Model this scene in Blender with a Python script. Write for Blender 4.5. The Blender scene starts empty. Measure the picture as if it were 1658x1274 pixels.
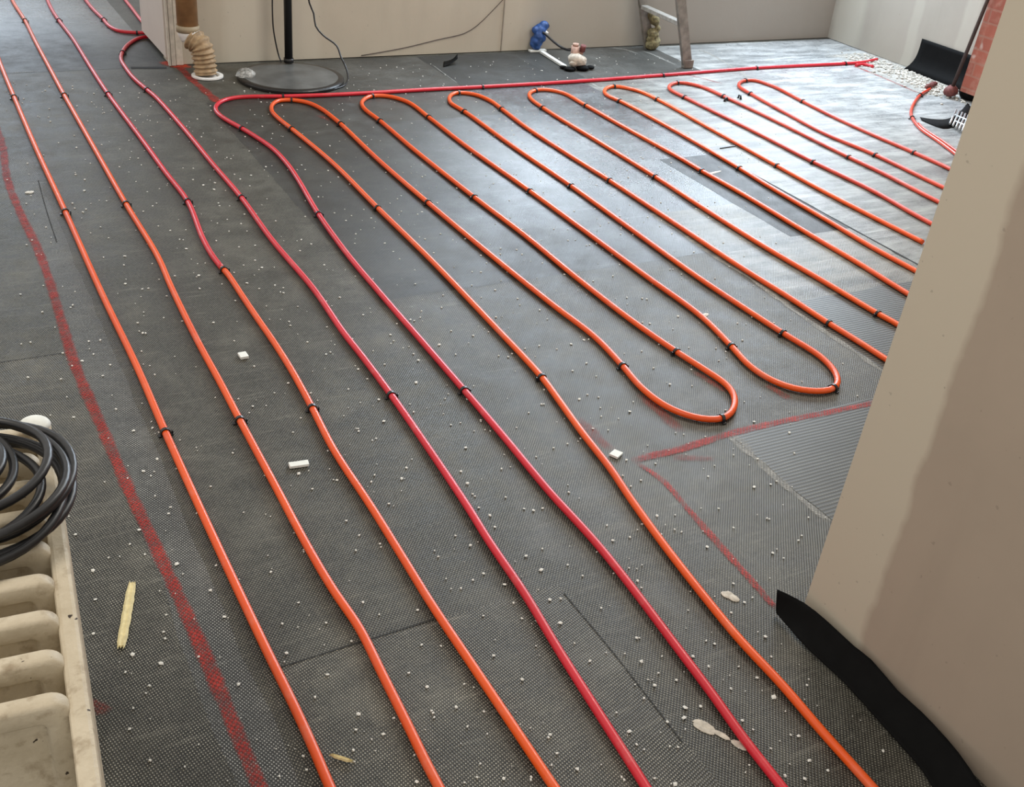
import bpy, bmesh, math, random
from mathutils import Vector, Matrix

# ------------------------------------------------------------------ camera
W, H, FPX, CAMZ = 1658, 1274, 1771.0, 1.6
R = Matrix(((0.8796, 0.1753, -0.4423), (-0.4676, 0.4904, -0.7354), (0.0880, 0.8537, 0.5133)))
scene = bpy.context.scene
C = scene.collection
cam_data = bpy.data.cameras.new('camera')
cam = bpy.data.objects.new('camera', cam_data)
C.objects.link(cam)
cam.matrix_world = Matrix.Translation((0, 0, CAMZ)) @ R.to_quaternion().to_matrix().to_4x4()
cam_data.sensor_width = 36
cam_data.lens = FPX / W * 36
cam_data.clip_start = 0.02
scene.camera = cam

# ------------------------------------------------------------------ view and light
scene.view_settings.view_transform = 'Standard'
scene.view_settings.look = 'None'
scene.view_settings.gamma = 1
scene.view_settings.use_curve_mapping = False
scene.view_settings.exposure = 0.0
world = bpy.data.worlds.new('world')
scene.world = world
world.use_nodes = True
bg = world.node_tree.nodes['Background']
bg.inputs[0].default_value = (1.0, 0.955, 0.89, 1)
bg.inputs[1].default_value = 0.80


def area(name, loc, target, sx, sy, power, col, spread=180):
    l = bpy.data.lights.new(name, 'AREA')
    l.shape = 'RECTANGLE'
    l.size, l.size_y = sx, sy
    l.energy = power
    l.color = col
    l.spread = math.radians(spread)
    o = bpy.data.objects.new(name, l)
    C.objects.link(o)
    o.location = loc
    o.rotation_euler = (Vector(target) - Vector(loc)).to_track_quat('-Z', 'Y').to_euler()
    return o


area('window_light_back', (3.35, 5.70, 1.45), (2.9, 2.5, 0.2), 1.0, 1.2, 75, (0.72, 0.86, 1.0))
area('window_light_corner', (5.0, 5.70, 1.45), (3.9, 3.5, 0.0), 1.1, 1.2, 75, (0.72, 0.86, 1.0))
area('window_light_side', (5.62, 5.1, 1.5), (3.6, 3.6, 0.0), 0.9, 1.2, 40, (0.76, 0.88, 1.0))
area('window_light_next_room', (0.5, 9.3, 1.5), (0.5, 6.5, 0.0), 1.4, 1.3, 36, (0.66, 0.82, 1.0))
area('ceiling_lamp_far', (3.3, 3.4, 2.55), (2.6, 3.0, 0), 0.7, 0.7, 42, (1.0, 0.91, 0.79))
area('ceiling_lamp_near', (-0.9, 1.6, 2.5), (0.6, 1.6, 0.4), 0.7, 0.7, 16, (1.0, 0.90, 0.77))


def ray(px, py):
    return R @ Vector((px - W / 2, -(py - H / 2), -FPX))


def at(px, py, z=0.0):
    v = ray(px, py)
    return Vector((0, 0, CAMZ)) + v * ((z - CAMZ) / v.z)


def aty(px, py, y):
    v = ray(px, py)
    return Vector((0, 0, CAMZ)) + v * (y / v.y)


def atx(px, py, x):
    v = ray(px, py)
    return Vector((0, 0, CAMZ)) + v * (x / v.x)


rnd = random.Random(7)

# ------------------------------------------------------------------ material helpers


class NT:
    def __init__(self, name):
        self.m = bpy.data.materials.new(name)
        self.m.use_nodes = True
        self.t = self.m.node_tree
        self.b = self.t.nodes['Principled BSDF']
        self.out = self.t.nodes['Material Output']
        self.co = self.t.nodes.new('ShaderNodeTexCoord').outputs['Object']

    def n(self, typ, **kw):
        nd = self.t.nodes.new(typ)
        for k, v in kw.items():
            setattr(nd, k, v)
        return nd

    def put(self, sock, v):
        if isinstance(v, bpy.types.NodeSocket):
            self.t.links.new(v, sock)
        elif isinstance(v, (tuple, list)) and len(v) == 3 and sock.type == 'RGBA':
            sock.default_value = (*v, 1)
        else:
            sock.default_value = v

    def math(self, op, a, b=0.0, c=0.0):
        nd = self.n('ShaderNodeMath', operation=op)
        for i, v in enumerate((a, b, c)):
            self.put(nd.inputs[i], v)
        return nd.outputs[0]

    def noise(self, scale, detail=4, rough=0.55, vec=None, dist=0.0):
        nd = self.n('ShaderNodeTexNoise')
        self.put(nd.inputs['Vector'], vec if vec is not None else self.co)
        nd.inputs['Scale'].default_value = scale
        nd.inputs['Detail'].default_value = detail
        nd.inputs['Roughness'].default_value = rough
        nd.inputs['Distortion'].default_value = dist
        return nd.outputs[0]

    def mapv(self, scale=(1, 1, 1), rot=(0, 0, 0), loc=(0, 0, 0), vec=None):
        nd = self.n('ShaderNodeMapping')
        self.put(nd.inputs[0], vec if vec is not None else self.co)
        nd.inputs['Location'].default_value = loc
        nd.inputs['Rotation'].default_value = rot
        nd.inputs['Scale'].default_value = scale
        return nd.outputs[0]

    def rng(self, v, a, b, c=0.0, d=1.0):
        nd = self.n('ShaderNodeMapRange')
        nd.clamp = True
        for i, x in enumerate((v, a, b, c, d)):
            self.put(nd.inputs[i], x)
        return nd.outputs[0]

    def mix(self, f, a, b):
        nd = self.n('ShaderNodeMix', data_type='RGBA')
        self.put(nd.inputs[0], f)
        self.put(nd.inputs[6], a)
        self.put(nd.inputs[7], b)
        return nd.outputs[2]

    def xyz(self, vec=None):
        nd = self.n('ShaderNodeSeparateXYZ')
        self.put(nd.inputs[0], vec if vec is not None else self.co)
        return nd.outputs

    def bump(self, h, strength=0.3, dist=0.002):
        nd = self.n('ShaderNodeBump')
        nd.inputs['Strength'].default_value = strength
        nd.inputs['Distance'].default_value = dist
        self.put(nd.inputs['Height'], h)
        self.t.links.new(nd.outputs[0], self.b.inputs['Normal'])

    def set(self, col=None, rough=None, metal=None, spec=None, alpha=None):
        for k, v in (('Base Color', col), ('Roughness', rough), ('Metallic', metal), ('Specular IOR Level', spec), ('Alpha', alpha)):
            if v is not None:
                self.put(self.b.inputs[k], v)
        return self.m


def plain(name, col, rough=0.5, metal=0.0, var=0.15, scale=30, spec=0.5, bump=0.0):
    t = NT(name)
    n = t.noise(scale, 4)
    a = tuple(c * (1 - var) for c in col)
    b = tuple(min(1, c * (1 + var)) for c in col)
    t.set(t.mix(t.rng(n, 0.3, 0.7), a, b), rough, metal, spec)
    if bump:
        t.bump(n, bump)
    return t.m


def mat_floor(name, base, dot, dot_amt, gloss, dust_col, dust, rot=0.0, streak=None, pitch=0.0054, fade=None, from_base=(0.030, 0.0295, 0.026), from_gloss=0.46):
    """dimpled dark drainage mat: lattice of small pale nubs, worn dust, sheen"""
    t = NT(name)
    k = 2 * math.pi / (pitch * 1.414)
    wob = t.n('ShaderNodeVectorMath', operation='ADD')
    nz = t.n('ShaderNodeTexNoise')
    t.put(nz.inputs['Vector'], t.co)
    nz.inputs['Scale'].default_value = 9
    sc = t.n('ShaderNodeVectorMath', operation='SCALE')
    t.put(sc.inputs[0], nz.outputs['Color'])
    sc.inputs['Scale'].default_value = 0.004
    t.put(wob.inputs[0], t.co)
    t.put(wob.inputs[1], sc.outputs[0])
    v = t.mapv((k, k * 0.82, k), (0, 0, rot), vec=wob.outputs[0])
    s = t.n('ShaderNodeVectorMath', operation='SINE')
    t.put(s.inputs[0], v)
    x = t.xyz(s.outputs[0])
    lat = t.math('MULTIPLY', x[0], x[1])
    dots = t.rng(lat, 0.34, 0.88)
    fine = t.noise(420, 2, 0.6)
    cloud = t.noise(2.3, 6, 0.65)
    cloud2 = t.noise(11, 5, 0.7, vec=t.mapv(loc=(7, 3, 0)))
    dotvis = t.math('MULTIPLY', dots, t.math('MULTIPLY', t.rng(fine, 0.35, 0.62, 0.25, 1.0), t.rng(cloud2, 0.3, 0.7, 0.45 * dot_amt, 1.3 * dot_amt)))
    b2 = tuple(c * 0.62 for c in base)
    grain = t.noise(95, 3, 0.75)
    patch = t.noise(4.2, 6, 0.75, vec=t.mapv(loc=(5, 1, 0)), dist=0.6)
    body = t.mix(t.rng(cloud, 0.3, 0.72), b2, base)
    F = None
    if fade:  # ramps that paint window sheen into the mat colour
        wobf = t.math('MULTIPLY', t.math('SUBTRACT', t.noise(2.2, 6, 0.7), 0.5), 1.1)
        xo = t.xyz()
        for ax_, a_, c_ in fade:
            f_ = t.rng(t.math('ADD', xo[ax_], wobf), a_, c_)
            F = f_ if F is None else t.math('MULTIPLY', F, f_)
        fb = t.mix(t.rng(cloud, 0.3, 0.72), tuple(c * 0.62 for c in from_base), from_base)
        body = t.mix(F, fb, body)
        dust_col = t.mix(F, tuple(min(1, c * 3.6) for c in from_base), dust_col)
    body = t.mix(t.rng(grain, 0.38, 0.70, 0.0, 0.32), body, dust_col)
    body = t.mix(t.math('MULTIPLY', t.rng(patch, 0.50, 0.70), 0.42), body, dust_col)
    d = t.math('MULTIPLY', t.rng(cloud, 0.46, 0.75), t.rng(cloud2, 0.38, 0.68))
    scr = t.noise(14, 5, 0.7, vec=t.mapv((0.35, 3.2, 1), (0, 0, 0.35)))
    d = t.math('ADD', d, t.math('MULTIPLY', t.rng(scr, 0.57, 0.70), 0.75))
    d = t.math('MINIMUM', t.math('MULTIPLY', d, dust), 1.0)
    if streak:
        st = t.noise(6, 6, 0.7, vec=t.mapv((streak[0], streak[1], 1), (0, 0, 0.1)))
        d = t.math('MINIMUM', t.math('ADD', d, t.rng(st, 0.42, 0.66, 0, streak[2])), 1.0)
    col = t.mix(d, body, dust_col)
    col = t.mix(dotvis, col, dot)
    gl = t.rng(cloud2, 0.3, 0.7, gloss - 0.06, gloss + 0.10)
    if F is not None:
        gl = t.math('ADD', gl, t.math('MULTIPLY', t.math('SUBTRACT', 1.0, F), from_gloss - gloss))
    t.set(col, gl, 0.0, 0.42 if F is not None else 0.33)
    t.bump(t.math('ADD', t.math('MULTIPLY', lat, 0.6), t.math('MULTIPLY', cloud2, 1.5)), 0.35, 0.0015)
    return t.m


M = {}
M['floor_dark'] = mat_floor('dimpled_mat', (0.019, 0.0183, 0.0145), (0.50, 0.48, 0.39), 0.78, 0.48, (0.125, 0.12, 0.10), 0.7)
M['floor_dark2'] = mat_floor('dimpled_mat_turned', (0.019, 0.0183, 0.0145), (0.56, 0.53, 0.43), 0.95, 0.48, (0.13, 0.125, 0.105), 0.8, rot=0.5)
M['floor_band'] = mat_floor('mat_overlap', (0.032, 0.032, 0.030), (0.56, 0.56, 0.52), 1.1, 0.50, (0.13, 0.13, 0.12), 0.7, rot=0.25)
M['floor_mid'] = mat_floor('mat_worn', (0.050, 0.051, 0.047), (0.25, 0.25, 0.23), 0.45, 0.40, (0.14, 0.14, 0.13), 0.8)
M['floor_sheen'] = mat_floor('mat_painted_sheen', (0.070, 0.080, 0.086), (0.30, 0.31, 0.31), 0.35, 0.24, (0.26, 0.29, 0.305), 0.9, fade=((0, 1.75, 2.55), (1, 2.75, 3.7)), from_base=(0.019, 0.0183, 0.0145), from_gloss=0.48)  # window reflection streak painted in as a paler bluish ramp
M['floor_sheen_far'] = mat_floor('mat_painted_sheen_far', (0.085, 0.095, 0.10), (0.30, 0.31, 0.31), 0.35, 0.26, (0.24, 0.26, 0.27), 0.9, fade=((1, 6.1, 6.8),), from_base=(0.021, 0.0203, 0.017), from_gloss=0.48)  # sheen from the next room's window painted into the colour
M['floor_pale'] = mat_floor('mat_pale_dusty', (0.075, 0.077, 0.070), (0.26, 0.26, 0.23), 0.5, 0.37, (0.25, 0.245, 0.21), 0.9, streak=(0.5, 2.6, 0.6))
M['floor_white'] = mat_floor('mat_white_dust_and_sheen', (0.20, 0.215, 0.225), (0.42, 0.43, 0.42), 0.3, 0.29, (0.56, 0.58, 0.58), 0.9, streak=(0.5, 2.6, 0.8),
                             fade=((0, 3.5, 4.8), (1, 3.1, 4.2)), from_base=(0.075, 0.077, 0.070), from_gloss=0.38)  # pale dust, plus window brightness painted in towards the far corner
M['floor_patch'] = mat_floor('mat_dark_smooth', (0.032, 0.033, 0.031), (0.12, 0.12, 0.11), 0.25, 0.5, (0.07, 0.07, 0.067), 0.5)
M['seam_black'] = plain('seam_shadow_gap', (0.012, 0.012, 0.012), 0.8)
M['seam_grey'] = plain('seam_thin_joint', (0.022, 0.022, 0.020), 0.8)
M['seam_pale'] = plain('seam_pale_edge', (0.34, 0.33, 0.30), 0.7, var=0.4, scale=60)


def mat_ridge():
    t = NT('ridged_mesh_sheet')
    x = t.xyz()
    wv = t.noise(5, 3)
    s = t.math('SINE', t.math('ADD', t.math('MULTIPLY', x[1], 2 * math.pi / 0.0125), t.math('MULTIPLY', wv, 6)))
    s2 = t.math('SINE', t.math('MULTIPLY', x[0], 2 * math.pi / 0.008))
    r = t.rng(s, 0.0, 0.9)
    f = t.math('MULTIPLY', r, t.rng(s2, -1, 1, 0.45, 1.0))
    cloud = t.noise(9, 5, 0.65)
    col = t.mix(f, (0.040, 0.041, 0.037), t.mix(t.rng(cloud, 0.3, 0.7), (0.085, 0.085, 0.074), (0.17, 0.17, 0.145)))
    t.set(col, 0.45, 0, 0.35)
    t.bump(s, 0.12, 0.001)
    return t.m


M['floor_ridge'] = mat_ridge()


def mat_paint(name, col, col2, strength):
    t = NT(name)
    v = t.mapv((570, 470, 1), (0, 0, 0))
    s = t.n('ShaderNodeVectorMath', operation='SINE')
    t.put(s.inputs[0], v)
    x = t.xyz(s.outputs[0])
    lat = t.rng(t.math('MULTIPLY', x[0], x[1]), -0.6, 0.5, 0.35, 1.0)
    a = t.math('MULTIPLY', lat, t.rng(t.noise(32, 5, 0.7), 0.36, 0.6, 0.35, 1.0))
    uv = t.n('ShaderNodeAttribute')
    uv.attribute_name = 'edge'
    e = t.rng(t.math('ADD', uv.outputs['Fac'], t.math('MULTIPLY', t.math('SUBTRACT', t.noise(70, 3), 0.5), 0.7)), 0.05, 0.75)
    a = t.math('MULTIPLY', t.math('MULTIPLY', a, e), strength)
    t.set(t.mix(t.rng(t.noise(18, 3), 0.4, 0.65), col, col2), 0.6, 0, 0.3, alpha=a)
    return t.m


M['paint'] = mat_paint('red_marking_paint', (0.30, 0.018, 0.012), (0.44, 0.035, 0.022), 1.0)
M['seam_pale'] = mat_paint('pale_dust_line', (0.32, 0.31, 0.28), (0.46, 0.45, 0.41), 0.8)
M['mortar_dust'] = mat_paint('mortar_dust', (0.42, 0.40, 0.36), (0.60, 0.58, 0.53), 1.3)
M['paint_faint'] = mat_paint('red_marking_paint_faint', (0.24, 0.03, 0.02), (0.34, 0.05, 0.035), 0.6)
M['paint_bright'] = mat_paint('red_marking_paint_fresh', (0.50, 0.04, 0.015), (0.62, 0.07, 0.02), 1.4)


def mat_pipe(name, col, col2):
    t = NT(name)
    n = t.noise(3.0, 3)
    fine = t.noise(160, 3)
    c = t.mix(t.rng(n, 0.4, 0.6), col, col2)
    dusty = t.math('MULTIPLY', t.rng(t.noise(11, 5, 0.7), 0.55, 0.8), 0.22)
    t.set(t.mix(dusty, c, (0.6, 0.45, 0.40)), t.rng(fine, 0.3, 0.7, 0.27, 0.42), 0, 0.5)
    return t.m


M['orange'] = mat_pipe('orange_plastic_pipe', (0.80, 0.095, 0.006), (0.74, 0.080, 0.008))
M['orange2'] = mat_pipe('orange_plastic_pipe_reddish', (0.62, 0.060, 0.022), (0.55, 0.048, 0.022))
M['red'] = mat_pipe('red_plastic_pipe', (0.64, 0.018, 0.035), (0.58, 0.014, 0.028))
M['clip'] = plain('black_plastic_clip', (0.008, 0.008, 0.009), 0.35)
M['crumb'] = plain('white_plaster', (0.72, 0.71, 0.66), 0.8, var=0.1, scale=200)
M['foam_white'] = plain('white_foam_board', (0.78, 0.80, 0.76), 0.7, var=0.06, scale=90)
M['splinter'] = plain('pale_split_wood', (0.70, 0.60, 0.32), 0.7, var=0.15, scale=120, bump=0.5)
M['black_rubber'] = plain('black_rubber', (0.012, 0.012, 0.013), 0.38, var=0.3, scale=40)
M['membrane'] = plain('black_membrane', (0.0025, 0.0025, 0.0025), 0.75, var=0.3, scale=30, spec=0.12)
M['black_metal'] = plain('black_painted_steel', (0.010, 0.009, 0.009), 0.35, var=0.2)
M['disc'] = plain('dusty_black_steel', (0.10, 0.103, 0.10), 0.42, var=0.35, scale=9)
M['alu'] = plain('dull_aluminium', (0.23, 0.21, 0.18), 0.5, 0.3, var=0.35, scale=22)
M['alu_light'] = plain('worn_aluminium_tread', (0.36, 0.34, 0.305), 0.45, 0.4, var=0.25, scale=30)
M['grime'] = plain('dried_yellow_brown_foam', (0.20, 0.17, 0.085), 0.8, var=0.6, scale=60, bump=0.6)
M['tube'] = plain('brown_cardboard_tube', (0.36, 0.20, 0.085), 0.6, var=0.22, scale=18)
M['hose'] = plain('tan_corrugated_hose', (0.36, 0.25, 0.14), 0.65, var=0.35, scale=40)
M['tape'] = plain('cream_tape', (0.36, 0.29, 0.19), 0.6, var=0.15)
M['glove'] = plain('blue_rubber', (0.022, 0.075, 0.25), 0.45, var=0.4, scale=25, bump=0.4)
M['brass'] = plain('dull_pink_copper', (0.42, 0.27, 0.21), 0.5, 0.2, var=0.3, scale=50)
M['cream_cast'] = plain('cream_rag', (0.55, 0.50, 0.42), 0.8, var=0.3, scale=60)
M['white_cast'] = plain('white_plastic', (0.8, 0.79, 0.76), 0.5, var=0.06)
M['rust'] = plain('rusty_red_iron', (0.13, 0.032, 0.026), 0.7, var=0.4, scale=60)
M['wood_dark'] = plain('dark_rod', (0.05, 0.028, 0.022), 0.6, var=0.3)
M['steel_wire'] = plain('bright_wire_mesh', (0.55, 0.56, 0.56), 0.35, 0.7)


def mat_wall(name, base, bands, band_col, axis, soft=0.6, extra_dark=None):
    t = NT(name)
    x = t.xyz()
    n = t.noise(1.6, 5, 0.6)
    n2 = t.noise(24, 4, 0.6)
    vert = t.noise(4.5, 4, 0.6, vec=t.mapv((1, 1, 0.16) if axis == 0 else (1, 1, 0.16)))
    c = t.mix(t.rng(n, 0.3, 0.7), tuple(v * 0.93 for v in base), tuple(min(1, v * 1.05) for v in base))
    c = t.mix(t.math('MULTIPLY', t.rng(vert, 0.5, 0.72), 0.28), c, tuple(v * 0.70 for v in base))
    mask = None
    wob = t.math('MULTIPLY', t.math('SUBTRACT', t.noise(5, 4), 0.5), 0.06)
    for (c0, hw, amt) in bands:
        dd = t.math('ABSOLUTE', t.math('SUBTRACT', t.math('ADD', x[axis], wob), c0))
        mk = t.math('MULTIPLY', t.rng(dd, hw, hw * soft), amt)
        mask = mk if mask is None else t.math('MAXIMUM', mask, mk)
    if mask is not None:
        c = t.mix(mask, c, band_col)
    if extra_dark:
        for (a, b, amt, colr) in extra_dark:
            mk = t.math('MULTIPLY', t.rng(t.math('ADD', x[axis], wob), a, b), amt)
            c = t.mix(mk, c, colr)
    spk = t.math('MULTIPLY', t.rng(t.noise(60, 2, 0.5), 0.74, 0.77), 0.35)
    c = t.mix(spk, c, (0.2, 0.17, 0.14))
    t.set(c, 0.75, 0, 0.3)
    t.bump(t.math('ADD', n2, n), 0.12, 0.004)
    return t.m


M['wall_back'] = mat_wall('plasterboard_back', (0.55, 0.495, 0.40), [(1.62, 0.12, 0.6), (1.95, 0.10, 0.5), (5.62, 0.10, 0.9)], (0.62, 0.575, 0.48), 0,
                          extra_dark=[(3.25, 3.42, 0.75, (0.36, 0.33, 0.28)), (4.0, 4.15, 0.85, (0.265, 0.235, 0.20))])  # right-hand step: backlit shade painted into the wall colour
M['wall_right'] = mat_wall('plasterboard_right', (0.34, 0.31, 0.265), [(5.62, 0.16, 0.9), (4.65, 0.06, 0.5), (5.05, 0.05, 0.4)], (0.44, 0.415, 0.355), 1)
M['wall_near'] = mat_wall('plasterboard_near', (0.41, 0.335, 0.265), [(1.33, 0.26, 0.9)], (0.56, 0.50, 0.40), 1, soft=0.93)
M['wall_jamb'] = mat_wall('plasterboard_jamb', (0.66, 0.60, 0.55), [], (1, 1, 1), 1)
M['wall_edge'] = plain('bare_plaster_edge', (0.66, 0.61, 0.52), 0.8)


def mat_brick():
    t = NT('old_red_brick')
    x = t.xyz()
    cmb = t.n('ShaderNodeCombineXYZ')
    t.put(cmb.inputs[0], t.math('ADD', x[1], x[0]))
    t.put(cmb.inputs[1], x[2])
    b = t.n('ShaderNodeTexBrick')
    t.put(b.inputs['Vector'], cmb.outputs[0])
    b.inputs['Scale'].default_value = 1.0
    b.inputs['Brick Width'].default_value = 0.22
    b.inputs['Row Height'].default_value = 0.075
    b.inputs['Mortar Size'].default_value = 0.006
    b.inputs['Color1'].default_value = (0.34, 0.095, 0.058, 1)
    b.inputs['Color2'].default_value = (0.27, 0.075, 0.048, 1)
    b.inputs['Mortar'].default_value = (0.31, 0.13, 0.09, 1)
    n = t.noise(14, 4)
    c = t.mix(t.math('MULTIPLY', t.rng(n, 0.5, 0.75), 0.5), b.outputs[0], (0.45, 0.27, 0.2))
    w = t.math('MULTIPLY', t.rng(t.noise(5, 2), 0.70, 0.73), 1.0)
    t.set(t.mix(w, c, (0.62, 0.58, 0.52)), 0.85)
    t.bump(t.math('ADD', n, t.math('MULTIPLY', b.outputs[1], -1)), 0.4, 0.006)
    return t.m


M['brick'] = mat_brick()


def mat_rad():
    t = NT('old_cream_radiator_paint')
    t.co = t.n('ShaderNodeNewGeometry').outputs['Position']
    n = t.noise(14, 6, 0.65)
    n2 = t.noise(60, 4, 0.6)
    c = t.mix(t.rng(n, 0.3, 0.7), (0.46, 0.39, 0.275), (0.63, 0.555, 0.42))
    c = t.mix(t.rng(t.noise(32, 5, 0.6), 0.54, 0.70, 0, 0.7), c, (0.27, 0.20, 0.12))
    c = t.mix(t.rng(t.noise(48, 3, 0.5, vec=t.mapv(loc=(3, 8, 2))), 0.69, 0.71), c, (0.035, 0.022, 0.014))
    t.set(c, 0.55, 0, 0.4)
    t.bump(t.math('ADD', n2, t.math('MULTIPLY', n, 2)), 0.5, 0.003)
    return t.m


M['radiator'] = mat_rad()


def mat_film():
    t = NT('clear_crumpled_film')
    t.set((0.75, 0.75, 0.72), 0.15, 0, 0.7, alpha=t.rng(t.noise(28, 4, 0.7), 0.42, 0.62, 0.05, 0.55))
    t.bump(t.noise(20, 4), 0.8, 0.01)
    return t.m


M['film'] = mat_film()

# ------------------------------------------------------------------ object helpers


def mesh_obj(name, bm, mats, parent=None, smooth=False):
    me = bpy.data.meshes.new(name)
    bm.normal_update()
    bm.to_mesh(me)
    bm.free()
    if not isinstance(mats, (list, tuple)):
        mats = [mats]
    for m in mats:
        me.materials.append(m)
    if smooth:
        for p in me.polygons:
            p.use_smooth = True
    o = bpy.data.objects.new(name, me)
    C.objects.link(o)
    o.parent = parent
    return o


def tag(o, label=None, cat=None, group=None, kind=None):
    if label:
        o['label'] = label
    if cat:
        o['category'] = cat
    if group:
        o['group'] = group
    if kind:
        o['kind'] = kind
    return o


def empty(name, loc, rz=0.0):
    o = bpy.data.objects.new(name, None)
    o.empty_display_size = 0.05
    C.objects.link(o)
    o.location = loc
    o.rotation_euler = (0, 0, rz)
    return o


def box(bm, x0, x1, y0, y1, z0, z1, bevel=0.0, mi=0, mat=None):
    vs = [bm.verts.new((x, y, z)) for x in (x0, x1) for y in (y0, y1) for z in (z0, z1)]
    idx = ((0, 1, 3, 2), (4, 6, 7, 5), (0, 4, 5, 1), (2, 3, 7, 6), (0, 2, 6, 4), (1, 5, 7, 3))
    fs = [bm.faces.new([vs[i] for i in f]) for f in idx]
    for f in fs:
        f.material_index = mi
    if mat is not None:
        for v in vs:
            v.co = mat @ v.co
    if bevel:
        es = list({e for f in fs for e in f.edges})
        bmesh.ops.bevel(bm, geom=es, offset=bevel, segments=2, affect='EDGES', profile=0.5)


def spline(pts, step=0.02):
    """Catmull-Rom (centripetal) through points, resampled"""
    P = [Vector(p) for p in pts]
    P = [P[0] * 2 - P[1]] + P + [P[-1] * 2 - P[-2]]
    out = []
    for i in range(1, len(P) - 2):
        p0, p1, p2, p3 = P[i - 1:i + 3]
        t0 = 0
        t1 = t0 + max(1e-4, (p1 - p0).length) ** 0.5
        t2 = t1 + max(1e-4, (p2 - p1).length) ** 0.5
        t3 = t2 + max(1e-4, (p3 - p2).length) ** 0.5
        n = max(2, int((p2 - p1).length / step))
        for k in range(n):
            t = t1 + (t2 - t1) * k / n
            a1 = p0 * ((t1 - t) / (t1 - t0)) + p1 * ((t - t0) / (t1 - t0))
            a2 = p1 * ((t2 - t) / (t2 - t1)) + p2 * ((t - t1) / (t2 - t1))
            a3 = p2 * ((t3 - t) / (t3 - t2)) + p3 * ((t - t2) / (t3 - t2))
            b1 = a1 * ((t2 - t) / (t2 - t0)) + a2 * ((t - t0) / (t2 - t0))
            b2 = a2 * ((t3 - t) / (t3 - t1)) + a3 * ((t - t1) / (t3 - t1))
            out.append(b1 * ((t2 - t) / (t2 - t1)) + b2 * ((t - t1) / (t2 - t1)))
    out.append(P[-2])
    return out


def smooth_path(p, it=2):
    for _ in range(it):
        p = [p[0]] + [(p[i - 1] + p[i] * 2 + p[i + 1]) / 4 for i in range(1, len(p) - 1)] + [p[-1]]
    return p


def tube(bm, path, r, seg=12, closed=False, mi=0):
    """r: number or list of radii"""
    n = len(path)
    up = Vector((0, 0, 1))
    rings = []
    prev = None
    for i, p in enumerate(path):
        if closed:
            t = (path[(i + 1) % n] - path[i - 1])
        else:
            t = path[min(i + 1, n - 1)] - path[max(i - 1, 0)]
        t = t.normalized()
        if prev is None:
            a = up if abs(t.z) < 0.9 else Vector((1, 0, 0))
            u = (a - t * a.dot(t)).normalized()
        else:
            u = (prev - t * prev.dot(t)).normalized()
        prev = u
        w = t.cross(u)
        rr = r[i] if isinstance(r, (list, tuple)) else r
        rings.append([bm.verts.new(p + (u * math.cos(a_) + w * math.sin(a_)) * rr) for a_ in (2 * math.pi * k / seg for k in range(seg))])
    m = n if closed else n - 1
    for i in range(m):
        A, B = rings[i], rings[(i + 1) % n]
        for k in range(seg):
            f = bm.faces.new((A[k], A[(k + 1) % seg], B[(k + 1) % seg], B[k]))
            f.material_index = mi
            f.smooth = True
    if not closed:
        for rg in (rings[0][::-1], rings[-1]):
            f = bm.faces.new(rg)
            f.material_index = mi


def lump(bm, c, r, seed, squash=0.6, sub=2, rough=0.35):
    g = random.Random(seed)
    res = bmesh.ops.create_icosphere(bm, subdivisions=sub, radius=1)
    ax = [(Vector((g.gauss(0, 1), g.gauss(0, 1), g.gauss(0, 1))).normalized(), g.uniform(-rough, rough)) for _ in range(7)]
    for v in res['verts']:
        d = v.co.normalized()
        s = 1 + sum(a * max(0, d.dot(x)) ** 2 for x, a in ax)
        v.co = Vector((d.x * s * r, d.y * s * r, max(-1.0, d.z * s) * r * squash)) + Vector(c)


# ------------------------------------------------------------------ floor
def poly(bm, pts, z, mi):
    vs = [bm.verts.new((p[0], p[1], z)) for p in pts]
    f = bm.faces.new(vs)
    f.normal_update()
    if f.normal.z < 0:
        f.normal_flip()
    f.material_index = mi
    return f


fmats = ['floor_dark', 'floor_dark2', 'floor_band', 'floor_mid', 'floor_sheen', 'floor_sheen_far', 'floor_pale', 'floor_white', 'floor_patch',
         'floor_ridge', 'seam_black', 'seam_grey', 'seam_pale', 'mortar_dust', 'paint', 'paint_faint', 'paint_bright']
FI = {n: i for i, n in enumerate(fmats)}
bm = bmesh.new()
edge_layer = bm.verts.layers.float.new('edge')
# slab
vs = box(bm, -2.5, 8.0, -1.5, 9.6, -0.08, 0.0, mi=FI['floor_dark'])


def rect(x0, x1, y0, y1, z, m, jitter=0.0, seed=0):
    g = random.Random(seed)
    pts = []
    def side(a, b):
        n = max(1, int(((a[0] - b[0]) ** 2 + (a[1] - b[1]) ** 2) ** 0.5 / 0.09)) if jitter else 1
        for k in range(n):
            t = k / n
            pts.append((a[0] + (b[0] - a[0]) * t + (g.uniform(-jitter, jitter) if k else 0), a[1] + (b[1] - a[1]) * t + (g.uniform(-jitter, jitter) if k else 0)))
    c = [(x0, y0), (x1, y0), (x1, y1), (x0, y1)]
    for i in range(4):
        side(c[i], c[(i + 1) % 4])
    poly(bm, pts, 0.0001 + 0.00005 * seed, FI[m])


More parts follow.
